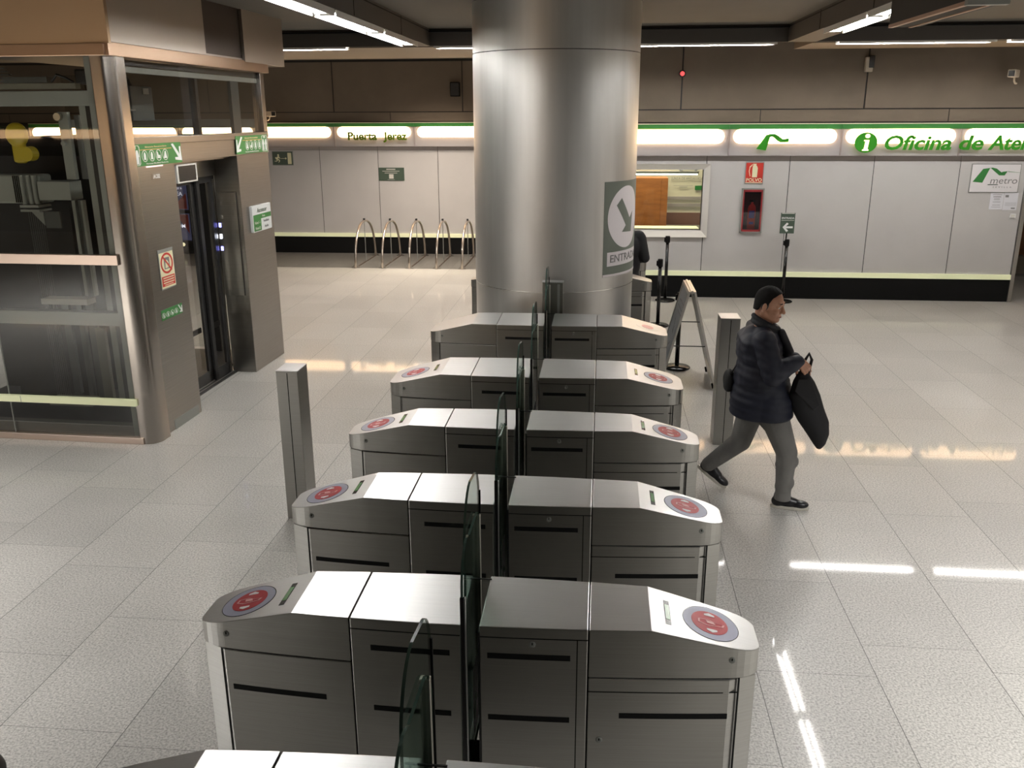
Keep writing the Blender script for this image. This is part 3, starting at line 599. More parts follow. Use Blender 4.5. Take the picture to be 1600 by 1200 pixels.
# ------------------------------------------------------------------ ticket gates
GXC = -.4913
def gate(Y, w, label, discs='LR', wide=False, full=True):
    t = tag(empty('ticket_gate', (GXC, Y, 0)), label, 'ticket gate', 'steel ticket gates standing in one row')
    xL, xR = -1.667-GXC, .688-GXC; kL, kR = -1.2277-GXC, .2451-GXC; sL, sR = -.981-GXC, -.003-GXC; gL, gR = -.520-GXC, -.443-GXC
    ZT = 1.026
    def hwb(x): return w/2-.05*x*x
    def hw(x):
        h = hwb(x)
        for xe, R in ((xL, .16), (xR, .13)):
            d = abs(x-xe)
            if d < R: h = hwb(x)*(.45+.55*(1-(1-d/R)**2.4)**(1/2.4))
        return h
    def zt(x):
        if x < kL: return ZT+(x-kL)*(.0995/.40)
        if x > kR: return ZT-(x-kR)*(.1025/.4244)
        return ZT
    def stations(x0, x1):
        S = {x0, x1}
        for s in (kL, kR):
            if x0 < s < x1: S.add(s)
        n = max(2, int((x1-x0)/.10))
        for i in range(n+1): S.add(x0+(x1-x0)*i/n)
        for xe, d in ((xL, 1), (xR, -1)):
            if x0-1e-6 <= xe <= x1+1e-6:
                for q in (.003, .01, .022, .04, .065, .095, .125): S.add(xe+d*q)
        S = sorted(S); out = [S[0]]
        for s in S[1:]:
            if s-out[-1] > .0015: out.append(s)
        return out
    def slab(x0, x1, z0, z1, inset=0.0):      # z1 None = follows the top
        S = stations(x0, x1); A = []; Fc = []
        for x in S:
            h = hw(x)-inset; a = z0 if not callable(z0) else z0(x); b = (zt(x) if z1 is None else (zt(x)+z1 if z1 < 0 else z1))
            A += [(x, -h, a), (x, h, a), (x, h, b), (x, -h, b)]
        n = len(S)
        for i in range(n-1):
            for j in range(4): Fc.append((4*i+j, 4*i+(j+1) % 4, 4*i+4+(j+1) % 4, 4*i+4+j))
        Fc += [(0, 1, 2, 3), (4*n-1, 4*n-2, 4*n-3, 4*n-4)]
        return MB().add(A, Fc)
    def face(x0, x1, z0, z1, d, side):        # thin curved sheet on a long side
        n = max(1, int((x1-x0)/.08)); A = []; Fc = []
        for i in range(n+1):
            x = x0+(x1-x0)*i/n; h = hw(x); A += [(x, side*(h-.003), z0), (x, side*(h+d), z0), (x, side*(h+d), z1), (x, side*(h-.003), z1)]
        for i in range(n):
            for j in range(4): Fc.append((4*i+j, 4*i+(j+1) % 4, 4*i+4+(j+1) % 4, 4*i+4+j))
        Fc += [(0, 1, 2, 3), (4*n+3, 4*n+2, 4*n+1, 4*n)]
        return MB().add(A, Fc)
    # dark carcass behind all the joints
    MB().add(*(lambda m: (m.v, m.f))(slab(xL+.012, gL-.004, .0, -.010, .008))).build('plinth_and_carcass', M_BLACK, t)
    MB().add(*(lambda m: (m.v, m.f))(slab(gR+.004, xR-.012, .0, -.010, .008))).build('plinth_and_carcass', M_BLACK, t)
    J = .0025
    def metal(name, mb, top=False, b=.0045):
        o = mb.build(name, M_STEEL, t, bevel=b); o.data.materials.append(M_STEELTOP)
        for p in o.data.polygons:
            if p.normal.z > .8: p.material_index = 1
        return auto_smooth(o, .35) if False else o
    metal('end_housing', slab(xL, sL-J, .822, None), b=.0022); metal('end_housing', slab(sR+J, xR, .808, None), b=.0022)
    metal('left_cabinet', slab(sL+J, gL, .03, None)); metal('right_cabinet', slab(gR, sR-J, .03, None))
    metal('lower_cabinet', slab(xL+.008, sL-J, .03, .816, .0)); metal('lower_cabinet', slab(sR+J, xR-.008, .03, .802, .0))
    # slot floor between the two cabinets
    MB().box((gL, -hwb(gL)+.06, 0), (gR, hwb(gL)-.06, .20)).build('slot_floor', M_BLACK, t)
    MB().box((gR-.006, -hwb(gR)-.002, .03), (gR+.002, hwb(gR)+.002, 1.0)).build('slot_lining', M_BLACKG, t)
    for sd in (-1, 1):
        # hairline joints drawn as recess strips
        jm = MB()
        def line(x0, x1, z): q = face(x0, x1, z-.0022, z+.0022, .0008, sd); jm.add(q.v, q.f)
        def vline(x, z0, z1, ww=.0022): q = face(x-ww, x+ww, z0, z1, .0008, sd); jm.add(q.v, q.f)
        line(sL+.003, gL-.002, .978); line(gR+.003, sR-.003, .978 if sd < 0 else .978)
        vline(sR-.045, .05, .976); line(sR+.003, xR-.085, .740); vline(xR-.083, .05, .806, .004); vline(xL+.105, .05, .818)
        jm.build('panel_joints', M_BLACK, t)
        vs_ = [('L', xL+.145, sL-.12, .635), ('A', -.895-GXC, gL-.045, .895), ('A', -.895-GXC, gL-.045, .605), ('B', gR+.032, sR-.072, .893), ('B', gR+.032, sR-.072, .60), ('R', sR+.13, xR-.12, .628)]
        for _, a, b, z in vs_:
            face(a, b, z-.0125, z+.0125, .0012, sd).build('vent_slot', M_BLACK, t)
        for x, z in ((xL+.137, .893), (.571-GXC, .893), (-.228-GXC, .952), (.049-GXC, .508)):
            y = sd*(hw(x)+.0005)
            T = Matrix.Translation((x, y, z)) @ Matrix.Rotation(sd*-PI/2, 4, 'X')
            k = MB().lathe([(.0135, 0), (.0135, .002), (.010, .003)], 20, T).build('lock', M_GREYMET, t, smooth=False)
            MB().box((-.0022, -.001, .002), (.0022, .010, .0042), T).build('keyhole', M_BLACK, k)
    # sloping reader panels
    for sd, x0, s in (('L', kL, .0995/.40), ('R', kR, -.1025/.4244)):
        ang = math.atan(abs(s)); ux = Vector((math.cos(ang), 0, (1 if s > 0 else -1)*math.sin(ang)))
        dx = -.252 if sd == 'L' else .252
        o = Vector((x0+dx, 0, ZT-abs(dx*s)))
        P = Flat(plane_fn(o, ux, (0, 1, 0)), .0012)
        k = 1 if sd == 'R' else -1
        if sd in discs:
            P.ellipse('reader_rim', M_BLACKG, t, 0, 0, .119, .122, .0001, 48)
            rd = P.ellipse('card_reader', M_DISC, t, 0, -.001, .116, .119, .0006, 48)
            P.ellipse('reader_symbol', M_DISCRED, rd, -.004*k, 0, .077, .083, .0020, 40)
            for y in (-.058, .058):
                g = 1 if y > 0 else -1
                P.shapes('reader_arrow', M_WHITE, rd, [[(-.022, y-.009*g), (.022, y-.009*g), (.022, y+.002*g), (0, y+.014*g), (-.022, y+.002*g)]], .0034)
            V = [(-.055, -.012), (-.02, -.026), (.052, -.016), (.06, .004), (.02, .006), (-.01, .022), (-.052, .014)]
            c_ = [(x*.86, y*.80) for x, y in V]
            n = len(V); P._solid(V+c_, [(i, (i+1) % n, n+(i+1) % n, n+i) for i in range(n)], .0034, 'reader_card_outline', mat('pink print', (.7, .35, .35), .4), rd)
            P.shapes('reader_card', mat('pink print', (.7, .35, .35), .4), rd, [[(-.015, -.008), (.02, -.010), (.012, .010), (-.02, .012)]], .0036)
            dk = -.184*k
            P.rect('display_frame', M_BLACKG, t, dk-.012, -.092, dk+.012, .090, .0004)
            P.rect('display', M_LCD, t, dk-.009, -.055, dk+.009, .055, .0018)
        elif 'r' in discs and sd == 'R':
            rd = P.ellipse('card_reader', M_STEELTOP, t, 0, 0, .116, .119, .0006, 48)
            P.ellipse('reader_symbol', mat('pink print', (.7, .35, .35), .4), rd, 0, 0, .06, .07, .0020, 40)
    if not full: return t
    # glass flaps standing in the slot (plane across the walkway)
    gx = -.500-GXC
    def pane(name, prof, x, th=.010):
        mb = MB(); n = len(prof); A = [(x-th/2, y, z) for y, z in prof]+[(x+th/2, y, z) for y, z in prof]
        mb.add(A, [tuple(range(n)), tuple(range(2*n-1, n-1, -1))]); o = mb.build(name, M_GLASSG, t)
        rim = MB().add(A, [(i, (i+1) % n, n+(i+1) % n, n+i) for i in range(n)]).build('glass_edge', M_GEDGE, o)
        return o
    def arc(cy, cz, ry, rz, a0, a1, n=8): return [(cy+ry*math.cos(math.radians(a0+(a1-a0)*i/n)), cz+rz*math.sin(math.radians(a0+(a1-a0)*i/n))) for i in range(n+1)]
    yf, yb = -hwb(0)-.07, hwb(0)+.13
    front = [(yf, .30)]+arc(yf+.14, 1.22, .14, .16, 180, 60)+arc(.12, 1.22, .14, .14, 70, 0)+[(.26-.06, .30)]
    rear = [(-.10, 1.05)]+arc(.08, 1.30, .18, .23, 180, 90)+arc(yb-.12, 1.36, .12, .15, 90, 0)+[(yb, .30), (-.10, .30)]
    pane('glass_flap', front, gx+.002)
    pane('glass_flap', rear, gx-.012)
    MB().box((gx-.006, yf-.006, .08), (gx+.012, yf+.010, 1.192)).build('flap_edge_seal', M_BLACKG, t, .002)
    MB().box((gx+.012, yf-.004, .08), (gx+.016, yf+.012, 1.192)).build('flap_edge_trim', M_STEELTOP, t)
    MB().box((gx-.022, .20+(w-.405)/2, .30), (gx+.012, .225+(w-.405)/2, 1.318)).build('flap_bracket', mat('pale steel', (.66, .64, .58), .3, 1), t, .003)
    MB().box((gx-.008, .212+(w-.405)/2, .30), (gx-.004, .23+(w-.405)/2, 1.31)).build('bracket_groove', M_DARKMET, t)
    MB().box((gx-.017, yb-.004, .30), (gx-.003, yb+.006, 1.38)).build('rear_edge_seal', M_BLACK, t)
    MB().box((-.53-GXC, .165+(w-.405)/2, 1.0265), (-.435-GXC, .172+(w-.405)/2, 1.031)).build('slot_wiper', M_DARKMET, t)
    S = Flat(plane_fn((gx+.008, 0, 0), (0, 1, 0), (0, 0, 1)), .001)
    stk = S.rect('flap_sticker', M_WHITE, t, -.07, .38, .07, .72, .0)
    ribbon_logo(S, 'sticker_emblem', M_GREEN, stk, -.05, .46, .10, .10, .0012)
    return t
GY = [2.1039, 3.2762, 4.4271, 5.5909, 6.8668, 8.6341, 11.46, 13.0]
gl = [(GY[0], .405, 'ticket gate nearest the camera, only its white-shining top edge in frame at the bottom', 'LR'),
      (GY[1], .405, 'nearest ticket gate seen nearly whole, with both red reader discs and green displays clear', 'LR'),
      (GY[2], .405, 'second ticket gate seen behind the nearest whole one, its left reader beside the left bollard', 'LR'),
      (GY[3], .405, 'narrow ticket gate whose right reader end is nearest the walking man\'s rear shoe', 'LR'),
      (GY[4], .570, 'wide ticket gate with readers, directly in front of the farthest gate before the column', 'LR'),
      (GY[5], .570, 'wide ticket gate just before the column, without a reader disc on its left end', 'r'),
      (GY[6], .405, 'ticket gate right behind the column, only its right end and left edge showing', ''),
      (GY[7], .405, 'farthest ticket gate, only a small corner visible beside the dark coated person', '')]
for y, w_, L_, d in gl: gate(y, w_, L_, d)

# ------------------------------------------------------------------ bollards
def bollard(x, y, rz, w_, d_, h, label, yellow=False):
    t = tag(empty('steel_bollard', (x, y, 0), rz), label, 'bollard', 'square steel bollards')
    MB().box((0, 0, 0), (w_, d_, h)).build('bollard_body', M_STEEL, t, .003)
    MB().box((w_*.50, -.0012, .01), (w_*.535, .002, h-.01)).build('bollard_groove', M_BLACK, t)
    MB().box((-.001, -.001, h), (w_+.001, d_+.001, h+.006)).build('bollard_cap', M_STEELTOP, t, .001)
    MB().box((.01, .01, 0), (w_-.01, d_-.01, .004)).build('base_plate', M_DARKMET, t)
    if yellow: MB().box((-.006, .02, h-.36), (0, .05, h-.08)).build('yellow_strip', M_YELLOW, t)
    return t
bollard(-2.352, 6.045, 0, .165, .22, 1.184, 'tall square steel bollard left of the gates with yellow strip', True)
bollard(1.112, 7.945, 0, .175, .23, 1.215, 'tall square steel bollard standing behind the walking man')

# ------------------------------------------------------------------ bicycle stands
def rack(x, label):
    t = tag(empty('bicycle_stand', (x, 18.4, 0)), label, 'bicycle stand', 'arched steel bicycle stands')
    pts = []
    for i in range(15):
        s = i/14; pts.append((0, -.84+.84*(s**1.9), .86*math.sin(s*PI/2)**.92))
    full = pts+[(0, -y, z) for _, y, z in reversed(pts[:-1])]
    MB().tube(full, .024, 10).build('arch', mat('arch steel', (.55, .49, .43), .28, 1), t, smooth=True)
    MB().cyl((0, 0, 0), (0, 0, .85), .008, n=8).build('centre_rod', M_GREYMET, t)
    MB().box((-.018, -.03, .85), (.018, .03, .915)).box((-.006, -.05, .83), (.006, .05, .88)).build('apex_bracket', M_DARKMET, t, .004)
    MB().box((-.012, -.84, 0), (.012, .84, .012)).build('floor_rail', mat('brown rail', (.07, .045, .03), .5), t)
    for s in (-1, 1):
        MB().add([(-.09, s*.84, .004), (.09, s*.84, .004), (0, s*.84, .09), (-.09, s*.82, .004), (.09, s*.82, .004), (0, s*.82, .09)],
                 [(0, 1, 2), (5, 4, 3), (0, 3, 4, 1), (1, 4, 5, 2), (2, 5, 3, 0)]).build('foot_gusset', M_STEEL, t)
    return t
for x, L_ in zip((-4.945, -4.39, -3.83, -3.27, -2.745), ('leftmost of the five arched bicycle stands', 'second arched bicycle stand from the left', 'middle one of the five arched bicycle stands', 'fourth arched bicycle stand from the left', 'arched bicycle stand nearest the column, rightmost of five')): rack(x, L_)

# ------------------------------------------------------------------ A-frame poster stand
t = tag(empty('poster_stand', (1.03, 10.05, 0)), 'folding A-frame poster stand with silver rims, left of the walking man', 'poster stand')
M_ALU = mat('satin aluminium', (.62, .60, .57), .35, 1); M_POST = mat('grey poster sheet', (.22, .235, .25), .3)
def leaf(s, name):
    top = Vector((s*.018, 0, 1.12)); bot = Vector((s*.30, 0, .02)); d = (top-bot).normalized(); n = Vector((s*d.z, 0, -s*d.x))*1.0
    fn = lambda u, v, h: bot+Vector((0, 1, 0))*u+d*v+n*h
    L_ = (top-bot).length; fl_ = Flat(fn, .022)
    yw = .36
    a = [(-yw, 0), (yw, 0), (yw, L_), (-yw, L_)]; i_ = [(-yw+.035, .22), (yw-.035, .22), (yw-.035, L_-.035), (-yw+.035, L_-.035)]
    o = fl_._solid(a+i_, [(k, (k+1) % 4, 4+(k+1) % 4, 4+k) for k in range(4)], 0, name, M_ALU, t)
    f2 = Flat(fn, .008); f2.shapes('poster_sheet', M_POST, o, [i_], .006)
    f3 = Flat(fn, .001); f3.shapes('poster_print', M_GREYTXT, o, bars([(-.25, .95, .15, .02), (-.25, .88, .2, .012), (-.25, .83, .1, .012)])+[arrow_poly(0, .65, .22, -2.2), arrow_poly(0, .42, .2, -.6)], .0145)
    for y in (-yw+.02, yw-.02):
        MB().cyl(fn(y, 0, -.01), fn(y, .06, -.01), .012, n=8).build('foot', M_BLACK, o)
leaf(-1, 'left_panel'); leaf(1, 'right_panel')
for z, wd in ((.78, .10), (.50, .175)):
    MB().cyl((-wd, -.33, z), (wd, -.33, z), .006, n=8).build('spreader', M_DARKMET, t)
MB().cyl((0, -.36, 1.115), (0, .36, 1.115), .018).build('hinge', M_ALU, t)

# ------------------------------------------------------------------ belt stanchions
def stanchion(x, y, h, label, head=True):
    t = tag(empty('belt_stanchion', (x, y, 0)), label, 'barrier post', 'black belt barrier posts')
    MB().lathe([(.001, 0), (.16, 0), (.165, .012), (.15, .022), (.05, .04), (.001, .042)], 32).build('base', M_BLACKG, t, smooth=True)
    MB().cyl((0, 0, .03), (0, 0, h-.10), .027, n=20).build('pole', M_BLACKG, t, smooth=True)
    MB().lathe([(.036, h-.11), (.04, h-.10), (.04, h-.02), (.036, h), (.001, h)], 20).build('belt_head', M_BLACK, t, smooth=True)
    MB().box((-.055, -.02, h-.095), (-.035, .02, h-.025)).build('belt_clip', M_BLACK, t, .003)
    MB().tube([(-.12, -.12, .03), (-.06, -.15, .05), (.02, -.17, .05), (.1, -.14, .03)], .012, 8).build('foot_loop', M_BLACK, t)
    return t
stanchion(1.115, 14.72, 1.075, 'black belt post standing against the wall under the ticket window')
stanchion(.885, 12.86, .985, 'shorter looking black belt post beside the farthest gates')
stanchion(.985, 10.60, .94, 'black belt post whose base shows under the poster stand')
t = stanchion(3.04, 14.78, 1.03, 'black belt post carrying the green arrow sign at the near wall')
g = tag(empty('direction_sign', (3.015, 14.76, 1.04)), 'small green entrance sign with white left arrow on a black post', 'sign')
MB().box((-.112, -.02, .09), (.112, 0, .42)).build('sign_plate', M_DGREEN, g, .004)
MB().cyl((0, -.0, .0), (0, -.01, .10), .012).build('sign_stem', M_BLACK, g)
f = Flat(plane_fn((0, -.0205, 0), (1, 0, 0), (0, 0, 1)), .0015)
f.shapes('arrow', M_WHITE, g, [[(-.075, .19), (-.01, .265), (.018, .245), (-.022, .205), (.085, .205), (.085, .175), (-.022, .175), (.018, .135), (-.01, .115)]])
f.text('lettering', M_WHITE, g, 'ENTRADA', 0, .335, .043, bold=.01)
f.shapes('top_strip', M_OFFW, g, bars([(-.10, .412, .10, .012), (-.10, .30, .10, .006)]))

# ------------------------------------------------------------------ vending booth seen through the lift
t = tag(empty('advert_booth', (-9.55, 19.2, 0)), 'dark navy advertising panel with white text seen through the lift door', 'advertising panel')
M_ADV = mat('navy advert', (.015, .018, .04), .3, emis=(.02, .02, .04), es=1)
MB().box((-.75, 0, 0), (.45, .28, 1.95)).build('casing', M_BLACK, t, .01)
fa = Flat(plane_fn((-.15, -.002, 0), (1, 0, 0), (0, 0, 1)), .003)
fa.rect('upper_poster', M_ADV, t, -.55, .98, .55, 1.85); fa.rect('lower_poster', M_ADV, t, -.55, .30, .55, .90)
M_ADT = mat('advert white', (.7, .7, .75), .4, emis=(.7, .7, .8), es=.5); M_ADR = mat('advert red', (.30, .04, .03), .4)
fa.shapes('red_shape', M_ADR, t, [[(.15, 1.0), (.52, 1.0), (.52, 1.35)], [(.25, .88), (.52, .88), (.52, .45)]], .004)
for i, (s, v) in enumerate((('MEJOR', 1.72), ('ROOKIO', 1.58), ('de un viaje a', 1.46), ('EUROPEA', 1.33), ('APLI.COM', .62))): fa.text('lettering', M_ADT, t, s, .44, v, .12 if i != 2 else .08, h=.008, bold=.005, align='RIGHT')
fa.shapes('arrow_marks', mat('lit cream', (.8, .75, .5), .5, emis=(.9, .8, .5), es=.8), t, [[(x, .17), (x+.07, .17), (x+.10, .21), (x+.07, .25), (x, .25), (x+.03, .21)] for x in (-.05, .12, .29)], .004)

# ------------------------------------------------------------------ glass lift (local axes: x out of the door face, y along it)
LIFT_O = (-4.2, 7.51, 0); LIFT_R = math.radians(-2)
lift = tag(empty('glass_lift', LIFT_O, LIFT_R), 'steel framed glass lift with open fronted shaft at left', 'lift')
LT = Matrix.Translation(LIFT_O) @ Matrix.Rotation(LIFT_R, 4, 'Z')
def lb(name, a, b, m, bev=0, par=lift): return MB().box(a, b).build(name, m, par, bev)
XB = -2.6; YD = 3.36
# corner posts with rounded outer corner
def rpost(x0, y0, x1, y1, r, z0, z1, corner=(1, -1)):
    P = []
    for (cx, cy, a0) in ((x1-r, y0+r, -90), (x1-.01, y1-.01, 0), (x0+.01, y1-.01, 90), (x0+.01, y0+.01, 180)):
        rr = r if a0 == -90 else .01
        for i in range(9 if rr > .05 else 3):
            a = math.radians(a0+90*i/(8 if rr > .05 else 2)); P.append((cx+rr*math.cos(a), cy+rr*math.sin(a)))
    return MB().prism(P, z0, z1)
auto_smooth(rpost(-.105, -.02, .075, .23, .12, 0, 3.48).build('corner_post', M_LIFTSTEEL_V, lift), .3)
lb('front_cladding', (-.10, .23, 0.0), (.03, .965, 2.56), M_LIFTSTEEL, .004)
lb('front_cladding', (-.30, 2.46, 0), (.0, 3.36, 2.56), M_LIFTSTEEL, .006)
lb('vent_plinth', (.028, .40, .0), (.034, .90, .10), M_GREYMET)
lb('lintel', (-.12, .20, 2.556), (.012, 3.36, 2.735), M_LIFTSTEEL, .003)
lb('lintel_ledge', (-.12, .20, 2.735), (.022, 3.36, 2.80), M_LIFTSTEEL, .003)
lb('far_corner_post', (-.10, 3.26, 2.80), (.015, 3.37, 3.49), M_LIFTSTEEL_V, .004)
lb('top_trim', (-.14, -.02, 3.475), (.085, 3.37, 3.585), mat('copper tinted trim', (.40, .28, .20), .30, 1), .004)
lb('top_trim', (XB, -.05, 3.475), (.06, -.021, 3.57), mat('copper tinted trim', (.40, .28, .20), .30, 1), .004)
lb('upper_window_frame', (-.08, .23, 3.36), (-.03, 3.26, 3.41), M_GREYMET); lb('upper_window_frame', (-.08, 2.55, 2.80), (-.04, 2.75, 3.40), mat('dark frame glass', (.05, .055, .055), .3))
lb('upper_window_frame', (-.08, .23, 3.42), (-.03, 3.26, 3.47), M_DARKMET)
lb('upper_window_pane', (-.03, .22, 2.80), (-.022, 3.26, 3.475), M_GLASS)
# roof fascia
lb('roof_fascia', (XB, -.02, 3.572), (.095, .02, CE), mat('warm reflection fascia', (.50, .37, .25), .36, 1, bump=((3, 3, 300), .04)), .002)  # warm light reflected by this side is put into the steel colour
M_FASC = mat('satin fascia steel', (.54, .50, .46), .36, 1, bump=((3, 3, 300), .04))
lb('roof_fascia', (.06, .02, 3.585), (.095, 1.75, CE), M_FASC); lb('roof_fascia', (.04, 1.78, 3.60), (.06, 2.68, CE), mat('dark fascia panel', (.10, .085, .08), .4, .8))
lb('roof_fascia', (.055, 2.70, 3.57), (.095, 3.87, CE), M_FASC); lb('roof_fascia', (.05, 1.75, 3.585), (.062, 2.70, 3.605), M_FASC)
lb('roof_fascia', (-.6, 3.83, 3.57), (.055, 3.87, CE), M_FASC)
lb('roof_deck', (XB, .05, 3.60), (.05, 3.86, 3.64), M_DARKMET)
# door recess
lb('door_header', (-.34, .965, 2.34), (-.28, 2.46, 2.56), M_LIFTSTEEL); lb('recess_ceiling', (-.34, .965, 2.53), (-.10, 2.46, 2.556), M_LIFTSTEEL)
lb('door_sill', (-.42, .93, .0), (-.24, 2.46, .012), mat('sill dark', (.10, .10, .10), .4, .8))
for x in (-.39, -.34, -.29): lb('sill_track', (x, .93, .012), (x+.012, 2.46, .018), M_STEELTOP)
def door_leaf(x, y0, y1, name='door_leaf'):
    m = MB().box((x, y0, .02), (x+.03, y0+.07, 2.34)).box((x, y1-.12, .02), (x+.03, y1, 2.34)).box((x, y0, 2.27), (x+.03, y1, 2.34)).box((x, y0, .02), (x+.03, y1, .15))
    o = m.build(name, M_DARKMET, lift, .003); lb('door_glass', (x+.011, y0+.07, .15), (x+.019, y1-.16, 2.27), M_GLASS, par=o)
    lb('door_rail', (x-.004, y0+.07, .62), (x+.008, y1-.16, .68), M_BLACK, par=o); return o
door_leaf(-.37, .98, 2.06); door_leaf(-.33, 2.02, 2.45)
MB().box((-.325, 2.40, .02), (-.30, 2.44, 2.3)).build('door_edge_light', mat('pale steel', (.66, .64, .58), .3, 1), lift)
cp = lb('control_panel', (-.295, 2.435, .95), (-.05, 2.462, 2.15), M_LIFTSTEEL, .003)
for z, m in ((1.75, M_BLUE), (1.62, M_WLED), (1.48, M_BLUE)):
    MB().box((-.285, 2.428, z), (-.255, 2.436, z+.05)).build('indicator_light', m, cp, .004)
# side glass wall (face y = 0)
lb('side_glass', (XB, -.004, .06), (-.10, .004, 3.475), M_GLASS)
lb('pane_joint', (-1.40, -.006, .06), (-1.392, .006, 1.2), M_GREYMET)
lb('base_trim', (XB, -.035, 0), (-.06, .02, .062), M_PINKSTEEL, .003)
lb('handrail', (XB, -.05, 1.712), (-.07, -.01, 1.803), M_PINKSTEEL, .004)
lb('luminescent_strip', (XB, -.05, .384), (-.08, -.008, .448), M_YEL, .002); lb('strip_joint', (-1.25, -.052, .386), (-1.246, -.049, .446), M_GREYTXT)
for z0, z1, nm in ((1.135, 1.262, 'frame_beam'), (3.075, 3.2, 'frame_beam'), (.06, .165, 'frame_beam')):
    lb(nm, (XB, .02, z0), (-.10, .12, z1), M_GREYMET if z0 > .1 else mat('low rail', (.16, .15, .14), .4, .5), .006)
lb('frame_upright', (-.18, .02, .06), (-.105, .12, 3.475), M_GREYMET, .004)
lb('rear_glass', (XB, 3.34, .06), (-.1, 3.348, 3.475), M_GLASS); lb('rear_frame', (XB, 3.28, 2.85), (-.1, 3.34, 2.95), M_GREYMET); 
lb('rear_frame', (-.9, 3.27, 0), (-.82, 3.34, 3.475), M_DARKMET)
lb('shaft_floor', (XB, .02, 0), (-.42, 3.34, .03), M_DARKMET)
# shaft equipment behind the glass
M_MG = mat('machine grey', (.30, .31, .28), .5, .1); M_MGD = mat('machine dark grey', (.10, .105, .10), .5, .2); M_MB = mat('machine khaki', (.20, .19, .15), .5)
eq = lift
def rail(x, y, z0, z1, m, wd=.07, dp=.05, name='guide_rail'): return lb(name, (x-wd/2, y, z0), (x+wd/2, y+dp, z1), m, .003)
rail(-.96, .80, 2.40, 3.03, M_MG, .10); rail(-.86, .86, 2.40, 3.0, M_MGD, .05)
rail(-.98, .80, 1.25, 2.20, M_MG, .035); rail(-.93, .84, 1.25, 2.20, M_MGD, .06); rail(-.89, .80, 1.25, 2.2, M_MG, .025)
rail(-.62, .62, .2, 3.2, M_MG, .09, .06); rail(-.50, .5, .2, 3.2, M_DARKMET, .05)
rail(-1.10, 1.0, .1, 1.15, M_MGD, .09); rail(-1.22, 1.0, .1, 1.15, M_MGD, .06); rail(-.93, .85, .1, .9, M_MB, .10); rail(-1.45, 1.1, .1, 1.15, M_MGD, .08)
lb('machine_bracket', (-1.30, .75, 2.205), (-.96, .95, 2.385), M_MG, .006)
lb('machine_ribbed_block', (-1.95, .85, 2.16), (-1.34, 1.05, 2.44), M_MG, .02)
MB().box((-1.62, .842, 2.17), (-1.612, .852, 2.43)).box((-1.60, .842, 2.17), (-1.592, .852, 2.43)).box((-1.58, .842, 2.17), (-1.572, .852, 2.43)).box((-1.56, .842, 2.17), (-1.552, .852, 2.43)).build('machine_ribs', M_BLACK, lift)
for x in (-1.49, -1.42, -1.36): MB().cyl((x, .80, 2.16), (x, .80, 2.44), .022).build('machine_bolt', M_MG, lift)
lb('machine_plate', (-1.52, .75, 2.13), (-1.32, .95, 2.155), M_MG); lb('machine_plate', (-1.52, .75, 2.09), (-1.32, .95, 2.112), M_MG)
lb('machine_bracket', (-1.29, .78, 1.93), (-1.13, .80, 2.09), M_MGD); MB().prism([(-1.42, 0), (-1.30, -.13), (-1.30, 0)], 0, .012, Matrix.Translation((0, .79, 2.085)) @ Matrix.Rotation(PI/2, 4, 'X')).build('machine_gusset', M_MG, lift)
lb('buffer_block', (-1.42, .70, 1.175), (-.92, .85, 1.232), mat('buffer pale', (.42, .40, .34), .6)); lb('buffer_block', (-1.36, .5, .17), (-.90, .65, .235), M_MB)
mb = MB().lathe([(.001, -.03), (.10, -.03), (.115, -.01), (.115, .01), (.10, .03), (.001, .03)], 28, Matrix.Translation((-1.50, .85, 2.82)) @ Matrix.Rotation(PI/2, 4, 'X'))
pul = mb.build('yellow_pulley', M_YELLOW, lift, smooth=True)
MB().box((-1.58, .84, 2.55), (-1.44, .90, 2.82)).build('pulley_arm', M_YELLOW, pul, .03); MB().cyl((-1.40, .80, 2.64), (-1.40, .90, 2.64), .07).build('small_pulley', M_YELLOW, pul)
MB().lathe([(.018, -.02), (.036, -.02), (.036, .02), (.018, .02)], 20, Matrix.Translation((-.995, .78, 2.985)) @ Matrix.Rotation(PI/2, 4, 'X')).build('roller', mat('pale steel', (.66, .64, .58), .3, 1), lift)
MB().lathe([(.01, -.02), (.022, -.02), (.022, .02), (.01, .02)], 20, Matrix.Translation((-.97, .78, 2.74)) @ Matrix.Rotation(PI/2, 4, 'X')).build('roller', M_MG, lift)
mb = MB()
for k in range(8): mb.cyl((-1.62+.022*k, 1.0, .1), (-1.62+.022*k, 1.0, 2.15), .004, n=6)
mb.build('hoist_ropes', M_MGD, lift)
lb('car_beam', (-1.95, .7, 3.235), (-.72, .78, 3.285), M_MB); lb('car_beam', (-1.45, .7, 3.29), (-1.0, .78, 3.345), M_MGD)
for k in range(5): lb('cable_tray', (-1.9, .72, 3.30+.03*k), (-1.35-.02*k, .76, 3.312+.03*k), M_MGD)
MB().tube([(-.95, .7, 3.3), (-.88, .68, 3.36), (-.80, .7, 3.33), (-.74, .72, 3.29)], .012).build('cable_loop', M_DARKMET, lift)
lb('dark_backing', (XB, 1.5, .03), (-1.0, 1.56, 2.75), mat('shaft dark', (.012, .012, .012), .6)); lb('dark_backing', (-2.2, 1.2, .03), (-1.3, 1.25, 2.3), mat('shaft dark', (.012, .012, .012), .6))
